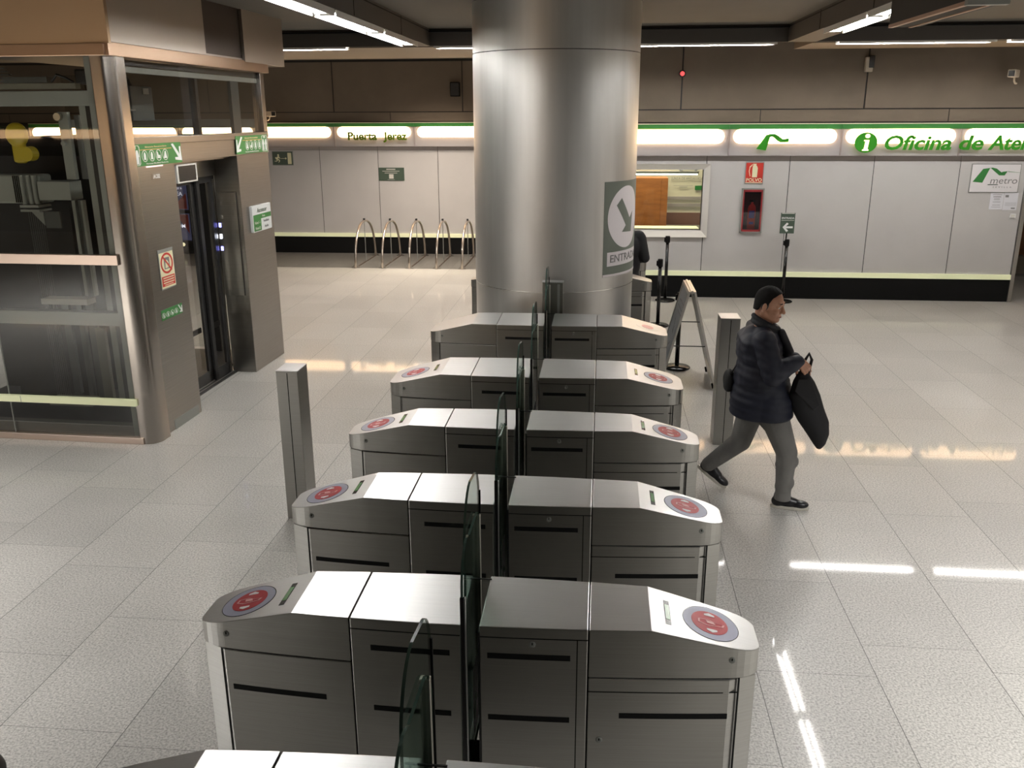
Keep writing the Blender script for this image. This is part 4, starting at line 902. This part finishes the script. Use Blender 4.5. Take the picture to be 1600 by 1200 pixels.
# car roof gear seen through the upper window
lb('control_box', (-1.30, 1.95, 2.94), (-.9, 2.40, 3.30), mat('control box grey', (.12, .14, .145), .45), .008)
MB().box((-.897, 2.20, 3.22), (-.894, 2.32, 3.28)).build('box_label', M_OFFW, lift)
lb('car_roof', (-2.2, 1.3, 2.60), (-.5, 3.1, 2.78), M_BLACK)
MB().lathe([(.03, -.05), (.08, -.05), (.08, .05), (.03, .05)], 24, Matrix.Translation((-1.0, 1.75, 3.40)) @ Matrix.Rotation(PI/2, 4, 'Y')).build('rope_sheave', M_MGD, lift)
lb('sheave_housing', (-1.2, 1.45, 3.30), (-.95, 1.68, 3.45), M_DARKMET, .02)
MB().tube([(-1, 1.9, 3.38), (-1, 2.08, 3.38), (-1, 2.14, 3.30)], .022).build('conduit', M_DARKMET, lift)
MB().cyl((-.9, 1.35, 2.78), (-.9, 1.35, 3.3), .03).build('car_post', M_DARKMET, lift); MB().cyl((-.9, 1.62, 2.78), (-.9, 1.62, 3.35), .012).build('car_post', M_DARKMET, lift); MB().cyl((-.9, 1.3, 3.05), (-.9, 2.0, 3.05), .012).build('car_rail', M_GREYMET, lift)
# ---- signs on the lift: fn in world coordinates on the door face
def lf(xoff):
    return lambda u, v, h: LT @ Vector((xoff+h, u, v))
def liftsign(name, label, cat, xoff): 
    t_ = tag(empty(name, (0, 0, 0)), label, cat); return t_, Flat(lf(xoff), .002)
def accessible_sign(name, label, y0, y1, z0, z1, xoff, mirror=False, small=False):
    t_ = tag(empty(name, tuple(LT @ Vector((xoff, (y0+y1)/2, z0)))), label, 'sign'); o_ = Vector(t_.location)
    base = lf(xoff); W = y1-y0; H = z1-z0
    def fn(u, v, h):
        uu = (1-u) if mirror else u
        return base(y0+uu*W, z0+v*H, h)-o_
    f = Flat(fn, .002)
    f.rect('sign_plate', M_GREEN, t_, 0, 0, 1, 1)
    if not small:
        ring_ = [(0.02, .04), (.17, .04), (.19, .12), (.19, .88), (.17, .96), (.02, .96), (.01, .88), (.01, .12)]
        inn = [(.5*(.2)+(u-.1)*.86, .5+(v-.5)*.93) for u, v in ring_]; n = 8
        f._solid(ring_+inn, [(i, (i+1) % n, n+(i+1) % n, n+i) for i in range(n)], .0022, 'outline', M_OFFW, t_)
        for cx in (.06, .14):
            f.shapes('figure', M_WHITE, t_, [[(cx-.022, .10), (cx-.003, .10), (cx, .40), (cx+.003, .10), (cx+.022, .10), (cx+.022, .42), (cx+.034, .45), (cx+.012, .74), (cx-.012, .74), (cx-.034, .45), (cx-.022, .42)]], .0022)
        f.shapes('small_arrows', M_WHITE, t_, [[(.07, .80), (.09, .80), (.09, .93), (.07, .93)], [(.105, .80), (.125, .80), (.125, .93), (.105, .93)]], .0022)
        f.rect('orange_band', mat('orange band', (.55, .35, .10), .5), t_, .19, .72, .80, .76, .0022)
        if mirror:     # keep letters readable on the mirrored layout
            g_ = Flat(lambda u, v, h: base(y0+u*W, z0+v*H, h)-o_, .002); cu = .5-.02
        else: g_ = f; cu = .5
        g_.text('lettering', mat('orange print', (.75, .55, .30), .5), t_, 'Itinerario Recomendado', cu, .86, .10, h=.0022, sx=.42, bold=.01)
        g_.text('lettering', M_OFFW, t_, 'Personas Movilidad Reducida', cu, .09, .10, h=.0022, sx=.36, bold=.01)
    xs = (.275, .405, .535, .665) if not small else (.10, .30, .50, .70)
    for k, cx in enumerate(xs):
        hw_ = .055 if not small else .085
        f.ellipse('pictogram_ring', M_OFFW, t_, cx, .45, hw_, .27, .0022, 24, inner=.86)
        P = [[(cx-.02, .28), (cx+.02, .28), (cx+.02, .5), (cx+.008, .62), (cx-.008, .62), (cx-.02, .5)]]
        if k == 2: P = [[(cx-.03, .3), (cx+.03, .3), (cx+.03, .45), (cx, .45), (cx-.015, .62), (cx-.03, .6)]]
        if k == 3: P = [[(cx-.035, .28), (cx+.03, .28), (cx+.012, .62), (cx-.005, .62)]]
        f.shapes('pictogram', M_WHITE, t_, P, .0022)
    f.shapes('arrow', M_WHITE, t_, [[(.80, .92), (.84, .95), (.955, .42), (.955, .78), (.985, .80), (.995, .10), (.86, .16), (.86, .28), (.925, .28)]], .0022)
    return t_
accessible_sign('lift_direction_sign', 'large green accessible route sign at the left end of the lift lintel', .175, 1.12, 2.552, 2.745, .0345)
accessible_sign('lift_direction_sign', 'green accessible route sign at the right end of the lift lintel, arrow pointing left', 2.41, 3.30, 2.57, 2.77, .0225, mirror=True)
accessible_sign('lift_direction_sign', 'small green accessible route sticker low on the lift cladding', .395, .80, 1.105, 1.205, .031, small=True)
def plate(name, label, cat, y0, y1, z0, z1, xoff, m, d=.006):
    o_ = LT @ Vector((xoff, (y0+y1)/2, z0)); t_ = tag(empty(name, tuple(o_), LIFT_R), label, cat); W = (y1-y0)/2
    MB().box((0, -W, 0), (d, W, z1-z0)).build('plate', m, t_, .002)
    return t_, Flat(plane_fn((d, 0, 0), (0, 1, 0), (0, 0, 1)), .0015), W, z1-z0
t_, f, W, H = plate('fire_warning_sign', 'cream sign forbidding lift use in a fire, red circle and red text block', 'sign', .455, .735, 1.39, 1.77, .030, M_GREYMET)
f.rect('face', M_CREAM, t_, -W+.01, .012, W-.01, H-.03); f.ellipse('prohibition_ring', M_RED, t_, 0, .245, .115, .10, .0017, 32, inner=.8)
f.shapes('lift_symbol', M_GREYTXT, t_, [[(-.05, .19), (.05, .19), (.05, .30), (-.05, .30)]], .0017); f.shapes('flame_symbol', M_CREAM, t_, [[(-.035, .2), (.02, .2), (.03, .25), (0, .28), (-.03, .25)]], .0033)
f.shapes('prohibition_bar', M_RED, t_, [[(-.085, .315), (-.07, .325), (.085, .175), (.07, .165)]], .005)
f.rect('text_block', M_RED, t_, -W+.02, .03, W-.02, .125, .0017); f.shapes('fine_print', M_CREAM, t_, bars([(-.10, .108, .10, .010), (-.10, .085, .10, .010), (-.10, .062, .10, .010), (-.08, .042, .08, .006)]), .0033)
t_, f, W, H = plate('lift_information_sign', 'white and green plate with the word Ascensor right of the lift door', 'sign', 2.66, 3.21, 1.66, 1.965, .0, mat('plate white', (.60, .62, .62), .4), .035)
f.rect('green_field', M_GREENB, t_, -W+.02, .145, W-.01, .20); f.rect('green_field', M_GREENB, t_, -W+.02, .01, -.04, .145)
f.text('lettering', M_DGREEN, t_, 'Ascensor', 0, .245, .075, h=.001, shear=.2, bold=.01); f.text('small_lettering', M_OFFW, t_, 'Planta', .04, .172, .035, h=.0017)
f.text('small_lettering', M_OFFW, t_, 'Nivel -1', -.15, .105, .05, h=.0017); f.text('small_lettering', M_OFFW, t_, 'Nivel 0', -.15, .04, .05, h=.0017)
f.text('small_lettering', M_GREYTXT, t_, 'Vestíbulo', .11, .11, .045, h=.001); f.text('small_lettering', M_GREYTXT, t_, 'Andén', .11, .045, .045, h=.001)
t_, f, W, H = plate('lift_code_plate', 'tiny white code lettering AC02 under the large green sign', 'sign', .52, .70, 2.42, 2.475, .030, M_LIFTSTEEL, .002)
f.text('lettering', M_WHITE, t_, 'AC02', 0, .027, .05, bold=.02)
t_, f, W, H = plate('lift_screen', 'small dark display screen with pale frame above the lift door', 'screen', 1.08, 1.50, 2.345, 2.525, -.04, M_OFFW, .03)
f.rect('screen', M_BLACKG, t_, -W+.03, .015, W-.03, H-.015)
MB().box((-.245, -.05, .0), (0, .05, .15)).build('mount_arm', M_LIFTSTEEL, t_)
t_, f, W, H = plate('card_slot_light', 'thin pinkish light strip under the large green lift sign', 'light', .44, .74, 2.535, 2.548, .031, mat('pink light', (.8, .5, .5), .4, emis=(1, .6, .6), es=.5), .006)

# ------------------------------------------------------------------ people
def organic(name, mb, m, parent, voxel=.006, smooth=6, origin=None):
    o = mb.build(name, m, parent)
    r = o.modifiers.new('fuse', 'REMESH'); r.mode = 'VOXEL'; r.voxel_size = voxel; r.use_smooth_shade = True
    s = o.modifiers.new('relax', 'SMOOTH'); s.factor = .5; s.iterations = smooth
    for p in o.data.polygons: p.use_smooth = True
    return o
def rotm(yaw=0, pitch=0, roll=0): return (Matrix.Rotation(yaw, 3, 'Z') @ Matrix.Rotation(pitch, 3, 'Y') @ Matrix.Rotation(roll, 3, 'X'))
def head_shapes(mb, c, R, k=1.0):
    """c = head centre, R = 3x3 rotation, local +x looks forward"""
    def P(x, y, z): return Vector(c)+R @ Vector((x, y, z))
    mb.ell(P(-.012, 0, .025), (.098, .078, .098), R); mb.ell(P(.030, 0, -.035), (.062, .062, .078), R)
    mb.ell(P(.058, 0, -.088), (.034, .038, .026), R)                               # chin
    mb.caps(P(-.01, .052, -.055), .028, P(.05, .022, -.085), .022); mb.caps(P(-.01, -.052, -.055), .028, P(.05, -.022, -.085), .022)   # jaw
    mb.ell(P(.055, .034, -.028), (.030, .024, .030), R); mb.ell(P(.055, -.034, -.028), (.030, .024, .030), R)    # cheeks
    mb.caps(P(.078, -.03, .034), .014, P(.078, .03, .034), .014)                     # brow ridge
    mb.caps(P(.083, 0, .022), .009, P(.108, 0, -.022), .0145); mb.ell(P(.094, .013, -.026), (.011, .009, .009), R); mb.ell(P(.094, -.013, -.026), (.011, .009, .009), R)
    mb.caps(P(.084, -.018, -.056), .009, P(.084, .018, -.056), .009); mb.caps(P(.082, -.016, -.067), .009, P(.082, .016, -.067), .009)
    for s in (-1, 1):
        mb.ell(P(-.008, s*.080, -.005), (.020, .010, .032), R @ rotm(s*.35)); mb.ell(P(-.006, s*.079, -.028), (.011, .008, .014), R)
        mb.ell(P(.070, s*.030, .012), (.014, .018, .013), R)                          # lids
    mb.caps(P(-.035, 0, -.07), .060, Vector(c)+Vector((-.035, 0, -.19)), .066)         # neck
    return P
def face_parts(P, R, body):
    M_EYE = mat('eye white', (.7, .68, .65), .2); M_IRIS = mat('iris', (.03, .015, .01), .15)
    for s in (-1, 1):
        e = MB().ell(P(.0745, s*.030, .010), (.0115, .0125, .0100), R).build('eye', M_EYE, body, smooth=True)
        MB().ell(P(.0835, s*.030, .007), (.003, .0055, .0055), R).build('iris', M_IRIS, e, smooth=True)
        MB().tube([P(.087, s*.012, .034), P(.0915, s*.028, .041), P(.084, s*.050, .036)], [.003, .0045, .0025], 8).build('eyebrow', M_HAIR, body, smooth=True)
        MB().tube([P(.086, s*.016, .017), P(.0885, s*.030, .0215), P(.083, s*.044, .016)], [.0018, .0028, .0018], 8).build('upper_eyelid', M_SKIN, body, smooth=True)
    MB().tube([P(.092, -.020, -.061), P(.0965, 0, -.059), P(.092, .020, -.061)], [.0025, .0055, .0025], 8).build('lips', M_LIPS, body, smooth=True)
def hair_cap(P, R, body, m=None):
    mb = MB()
    def fn(u, v):
        a = 2*PI*u; th = v*1.0
        # hairline: high over the forehead, dropping in front of and behind the ears
        q = abs(((a+PI) % (2*PI))-PI)
        K = ((0, .74), (.5, .80), (.85, .98), (1.2, 1.25), (1.38, 1.95), (1.55, 1.95), (1.60, 1.68), (1.82, 1.72), (1.95, 2.3), (3.2, 2.5))
        lim = 2.1
        for (q0, l0), (q1, l1) in zip(K, K[1:]):
            if q0 <= q <= q1: lim = l0+(l1-l0)*(q-q0)/(q1-q0)
        t_ = th*lim
        tt = min(t_, PI/2); x = math.sin(tt)*math.cos(a); y = math.sin(tt)*math.sin(a); z = math.cos(tt)-max(0, t_-PI/2)
        k = (1+.012*math.sin(9*a)*math.sin(5*t_))*(1-.10*max(0, t_-PI/2))
        return P(-.012+.1055*x*k, .0855*y*k, .027+.1045*z*k)
    mb.grid(fn, 40, 14, closed_u=True)
    o = mb.build('hair', m or M_HAIR, body, smooth=True)
    s = o.modifiers.new('thickness', 'SOLIDIFY'); s.thickness = .012; s.offset = -1
    return o
def hand(mb, wrist, dirn, palm_n, curl=.6, s=1.0, side=1, lens=(.072, .080, .075, .060)):
    """palm and five fingers; dirn = along the palm, palm_n = out of the palm, side = thumb side sign"""
    d = Vector(dirn).normalized(); n = Vector(palm_n); n = (n-d*n.dot(d)).normalized(); x = d.cross(n)*side
    W = Vector(wrist); kn = W+d*.085*s
    for k in range(4): mb.caps(W+d*.012*s+x*(.014-.010*k)*s, .015*s, kn+x*(.030-.020*k)*s, .0125*s)
    for k, L in enumerate(lens):
        p = kn+x*(.031-.0205*k)*s; a = .25+.1*k*.3; ln = L*s; r = (.0092, .0095, .009, .008)[k]*s
        c0 = curl*(.85+.12*k)
        for j, fr in enumerate((.45, .32, .26)):
            a = c0*(j+.6); v = (d*math.cos(a)+n*math.sin(a)).normalized(); q = p+v*ln*fr; mb.caps(p, r*(1-.06*j), q, r*(.94-.06*j), 12, 4); p = q
    p = W+d*.025*s+x*.026*s
    for j, (fr, tx, td) in enumerate(((.040, .75, .65), (.032, .35, .85), (.026, .05, .95))):
        v = (x*tx+d*td+n*(.35+.3*j)).normalized(); q = p+v*fr*s; mb.caps(p, (.0125-.001*j)*s, q, (.0118-.001*j)*s, 12, 4); p = q
def shoe(parent, heel, fwd, pitch, m=M_SHOE, label=None):
    """heel = point on the ground side of the heel, fwd = unit xy direction, pitch = heel lift angle"""
    f_ = Vector((fwd[0], fwd[1], 0)).normalized(); s_ = Vector((-f_.y, f_.x, 0)); u_ = Vector((0, 0, 1))
    R = Matrix.Rotation(pitch, 3, s_)
    def P(x, y, z): return Vector(heel)+R @ (f_*x+s_*y+u_*z)
    q = Matrix((( *(R @ f_), ), ( *(R @ s_), ), ( *(R @ u_), ))).transposed()
    mb = MB(); mb.ell(P(.05, 0, .055), (.058, .040, .050), q); mb.ell(P(.12, 0, .050), (.085, .043, .046), q); mb.ell(P(.205, 0, .040), (.075, .046, .034), q); mb.caps(P(.045, 0, .05), .042, P(.05, 0, .105), .041)
    mb.caps(P(.06, 0, .085), .038, P(.17, 0, .05), .036)
    o = organic('shoe', mb, m, parent, .006, 4)
    pts = []
    for i in range(28):
        a = 2*PI*i/28; x = .135+.148*math.cos(a); wd = .046 if x > .14 else .040; pts.append((x, wd*math.sin(a)*(1.05-.15*abs(math.cos(a))), 0))
    A = [P(x, y, .0) for x, y, _ in pts]+[P(x, y, .024) for x, y, _ in pts]; n = 28
    MB().add(A, [tuple(range(n-1, -1, -1)), tuple(range(n, 2*n))]+[(i, (i+1) % n, n+(i+1) % n, n+i) for i in range(n)]).build('sole', M_RUBBER, o, .004)
    for k in range(4):
        x = .115+.022*k; MB().tube([P(x, -.022, .088-.009*k), P(x+.006, 0, .098-.010*k), P(x, .022, .088-.009*k)], .0025, 6).build('lace', M_BLACK, o)
    return o

# ---- walking man: heads to +X, slightly towards the viewer
man = tag(empty('person', (1.28, 6.68, 0)), 'man in navy quilted jacket and grey trousers walking right, dark bag in hands', 'person')
OX, OY = 1.28, 6.68
def L(x, y, z): return Vector((x-OX, y-OY, z))
Rh = rotm(-.55, .20, 0)*1.07
hc = L(1.285, 6.655, 1.617)
hipR, hipL = L(1.34, 6.59, .84), L(1.25, 6.76, .85)
kneR, kneL = L(1.485, 6.56, .475), L(1.175, 6.83, .46)
ankR, ankL = L(1.487, 6.575, .13), L(.940, 6.92, .235)
shR, shL = L(1.235, 6.475, 1.375), L(1.235, 6.86, 1.385)
elR, elL = L(1.30, 6.40, 1.135), L(1.40, 6.86, 1.12)
wrR, wrL = L(1.495, 6.45, 1.245), L(1.52, 6.64, 1.19)
body = MB()
P = head_shapes(body, hc, Rh)
body.ell(L(1.24, 6.67, 1.22), (.14, .19, .24)); body.ell(L(1.26, 6.67, .98), (.15, .17, .22)); body.caps(L(1.24, 6.50, 1.37), .06, L(1.24, 6.84, 1.37), .06)
body.caps(L(1.24, 6.66, 1.34), .085, L(1.25, 6.655, 1.46), .068)
for h_, k_, a_ in ((hipR, kneR, ankR), (hipL, kneL, ankL)):
    body.caps(h_, .085, k_, .058); body.caps(k_, .058, a_, .038); 
body.caps(L(1.26, 6.67, .95), .13, L(1.29, 6.67, .86), .12)
pass
for s_, e_, w_ in ((shR, elR, wrR), (shL, elL, wrL)):
    body.caps(s_, .055, e_, .042); body.caps(e_, .042, w_, .027)
hand(body, wrR, (.50, .12, -.62), (.25, .85, -.45), .62, 1.0, -1)
hand(body, wrL, (.55, -.15, -.55), (.1, -.8, -.4), .55, 1.0, 1)
bd = organic('body', body, M_SKIN, man, .0045, 3)
face_parts(P, Rh, bd)
hair_cap(P, Rh, bd)
mb = MB()
for s in (-1, 1): mb.ell(P(-.012, s*.072, .012), (.030, .012, .045), Rh)
mb.build('greying_sideburns', M_HAIRG, bd, smooth=True)
# jacket
J_ = MB()
J_.ell(L(1.235, 6.67, 1.27), (.175, .225, .20)); J_.ell(L(1.26, 6.67, 1.06), (.205, .222, .25)); J_.ell(L(1.275, 6.67, .90), (.215, .215, .17))
J_.lathe([(.001, 0), (.210, 0), (.224, .02), (.228, .14), (.20, .30), (.001, .31)], 40, Matrix.Translation(L(1.275, 6.67, .745)) @ Matrix.Diagonal((1.03, .98, 1, 1)))
J_.lathe([(.001, 0), (.168, 0), (.178, .02), (.175, .16), (.12, .26), (.001, .27)], 32, Matrix.Translation(L(1.335, 6.605, .748)))
J_.caps(L(1.235, 6.52, 1.385), .085, L(1.235, 6.83, 1.39), .085); J_.caps(L(1.165, 6.55, 1.33), .09, L(1.165, 6.79, 1.33), .09)
J_.caps(shR, .088, elR, .082); J_.caps(elR, .080, L(1.475, 6.443, 1.24), .052); J_.caps(shL, .088, elL, .08); J_.caps(elL, .078, L(1.50, 6.66, 1.20), .052)
for k in range(3): J_.caps(elR+(wrR-elR)*(.2+.25*k)+Vector((0, 0, .012)), .071-.006*k, elR+(wrR-elR)*(.27+.25*k)+Vector((0, 0, .012)), .071-.006*k)
jk = organic('jacket', J_, M_NAVY, bd, .008, 5)
d_ = jk.modifiers.new('quilting', 'DISPLACE'); tx = bpy.data.textures.new('quilt', 'WOOD'); tx.wood_type = 'BANDS'; tx.noise_basis_2 = 'SIN'; d_.texture = tx; d_.strength = .005; d_.mid_level = .5; d_.texture_coords = 'OBJECT'
qe = empty('quilt_direction'); qe.rotation_euler = (.05, .10, 0); qe.scale = (40, 40, .105); qe.parent = bd; qe.name = 'quilt_axis'; d_.texture_coords_object = qe
# collar
C_ = MB()
for k in range(16):
    a0 = 2*PI*k/16; a1 = 2*PI*(k+1)/16
    f0 = lambda a: L(1.262+.088*math.cos(a), 6.66+.082*math.sin(a), 1.452-.045*math.cos(a))
    C_.caps(f0(a0), .024, f0(a1), .024, 12, 4); g0 = lambda a: f0(a)+Vector((.004*math.cos(a), 0, .038)); C_.caps(g0(a0), .018, g0(a1), .018, 12, 4)
organic('collar', C_, mat('dark collar', (.010, .011, .017), .6), bd, .007, 3)
# open lapel, darker lining in front
Z_ = MB().caps(L(1.375, 6.60, 1.42), .030, L(1.445, 6.60, 1.27), .035).caps(L(1.36, 6.70, 1.42), .030, L(1.43, 6.70, 1.25), .035)
organic('jacket_front', Z_, mat('dark collar', (.010, .011, .017), .6), bd, .008, 3)
# trousers
T_ = MB()
T_.ell(L(1.275, 6.67, .86), (.165, .17, .13)); T_.caps(hipR, .118, kneR, .082); T_.caps(kneR, .082, L(1.487, 6.573, .14), .060); T_.caps(hipL, .115, kneL, .084); T_.caps(kneL, .083, L(.945, 6.918, .215), .060)
T_.lathe([(.001, 0), (.064, 0), (.062, .06), (.001, .07)], 24, Matrix.Translation(L(1.487, 6.573, .075)) @ Matrix.Identity(4))
for (p0, p1, r) in ((L(1.40, 6.55, .62), L(1.30, 6.72, .70), .05), (L(1.52, 6.57, .40), L(1.47, 6.60, .36), .064), (L(1.10, 6.86, .38), L(1.05, 6.88, .31), .066), (L(1.50, 6.575, .22), L(1.48, 6.575, .19), .068)): T_.caps(p0, r, p1, r*.9)
organic('trousers', T_, M_TROUS, bd, .008, 4)
shoe(bd, L(1.415, 6.60, .0), (.99, -.14), .0)
shoe(bd, L(.866, 6.965, .165), (.955, -.295), .58)
# bag held in front of him: a thing of its own
bag = tag(empty('dark_bag', (1.585, 6.50, .52)), 'large floppy black bag hanging from the walking man\'s hands', 'bag')
def B(x, y, z): return Vector((x-1.62, y-6.50, z-.47))
G_ = MB()
prof = [(1.10, 1.545, 1.600, .030), (1.02, 1.515, 1.655, .055), (.92, 1.50, 1.700, .075), (.80, 1.53, 1.745, .085), (.70, 1.585, 1.790, .080), (.60, 1.655, 1.805, .066), (.52, 1.705, 1.79, .045), (.475, 1.735, 1.762, .02)]
A = []; Fc = []; n = 24
for z, xa, xb, dp in prof:
    for i in range(n):
        a = 2*PI*i/n; wob = 1+.06*math.sin(3*a+z*9); A.append(B((xa+xb)/2+(xb-xa)/2*math.cos(a)*1.14, 6.53-(.02 if z > .9 else 0)+dp*math.sin(a)*wob, z))
for j in range(len(prof)-1):
    for i in range(n): Fc.append((j*n+i, j*n+(i+1) % n, (j+1)*n+(i+1) % n, (j+1)*n+i))
Fc += [tuple(range(n)), tuple((len(prof)-1)*n+i for i in range(n-1, -1, -1))]
G_.add(A, Fc)
organic('bag_body', G_, M_BLACKCL, bag, .010, 5)
F2 = MB(); A = [B(1.53, 6.445, 1.05), B(1.62, 6.435, 1.06), B(1.70, 6.425, .86), B(1.655, 6.42, .82), B(1.51, 6.44, .96)]
F2.add(A+[a+Vector((0, .02, 0)) for a in A], [(0, 1, 2, 3, 4), (9, 8, 7, 6, 5)]+[(i, (i+1) % 5, 5+(i+1) % 5, 5+i) for i in range(5)])
o = F2.build('bag_flap', mat('charcoal cloth', (.016, .016, .018), .8), bag, .006, seg=3)
MB().tube([B(1.555, 6.50, 1.09), B(1.575, 6.49, 1.19), B(1.60, 6.49, 1.24), B(1.625, 6.50, 1.19), B(1.615, 6.52, 1.09)], .011, 10).build('bag_handle', M_BLACKCL, bag, smooth=True)
# small shoulder bag at his back
sb = tag(empty('shoulder_bag', (1.035, 6.75, .92)), 'small black bag at the walking man\'s back', 'bag')
organic('pouch', MB().ell((0, 0, .08), (.045, .09, .085)).ell((.0, 0, .03), (.04, .08, .05)), M_BLACKCL, sb, .008, 4)
MB().tube([(.0, -.06, .14), (.04, -.09, .22), (.09, -.09, .32)], .008, 8).build('strap', M_BLACKCL, sb, smooth=True)

# ---- second person, almost hidden behind the column
p2 = tag(empty('person', (.36, 12.25, 0)), 'person in black coat almost hidden behind the right side of the column', 'person')
b2 = MB(); Rh2 = rotm(PI/2+.2, 0, 0); P2 = head_shapes(b2, (0, 0, 1.60), Rh2)
b2.ell((0, 0, 1.22), (.19, .12, .24)); b2.ell((0, 0, .98), (.17, .12, .20)); b2.caps((-.17, 0, 1.37), .06, (.17, 0, 1.37), .06); b2.caps((0, 0, 1.34), .08, (0, 0, 1.45), .065)
for s in (-1, 1):
    b2.caps((s*.09, 0, .88), .085, (s*.10, .03, .48), .056); b2.caps((s*.10, .03, .48), .056, (s*.10, -.02, .09), .038); b2.caps((s*.10, -.02, .07), .035, (s*.10, .14, .03), .03)
    b2.caps((s*.19, 0, 1.36), .055, (s*.25, -.04, 1.10), .042); b2.caps((s*.25, -.04, 1.10), .042, (s*.18, .18, 1.05), .028)
    hand(b2, (s*.18, .18, 1.05), (-s*.2, .9, .1), (0, 0, -1), .5, 1, s)
bo = organic('body', b2, M_SKIN, p2, .006, 3); face_parts(P2, Rh2, bo); hair_cap(P2, Rh2, bo)
c2 = MB().ell((0, 0, 1.25), (.225, .165, .22)).ell((0, 0, 1.0), (.21, .165, .26)).lathe([(.001, 0), (.20, 0), (.20, .25), (.17, .35), (.001, .36)], 32, Matrix.Translation((0, 0, .62)) @ Matrix.Diagonal((1, .8, 1, 1))).caps((-.18, 0, 1.39), .08, (.18, 0, 1.39), .08)
for s in (-1, 1): c2.caps((s*.20, 0, 1.36), .08, (s*.265, -.04, 1.10), .07); c2.caps((s*.265, -.04, 1.10), .068, (s*.19, .15, 1.05), .05)
organic('coat', c2, M_BLACKCL, bo, .01, 4)
t2 = MB()
for s in (-1, 1): t2.caps((s*.09, 0, .84), .11, (s*.10, .03, .48), .078); t2.caps((s*.10, .03, .48), .078, (s*.10, -.02, .12), .058)
organic('trousers', t2, M_BLACKCL, bo, .01, 4)
for s in (-1, 1): shoe(bo, (s*.10, -.07, 0), (0, 1), 0)
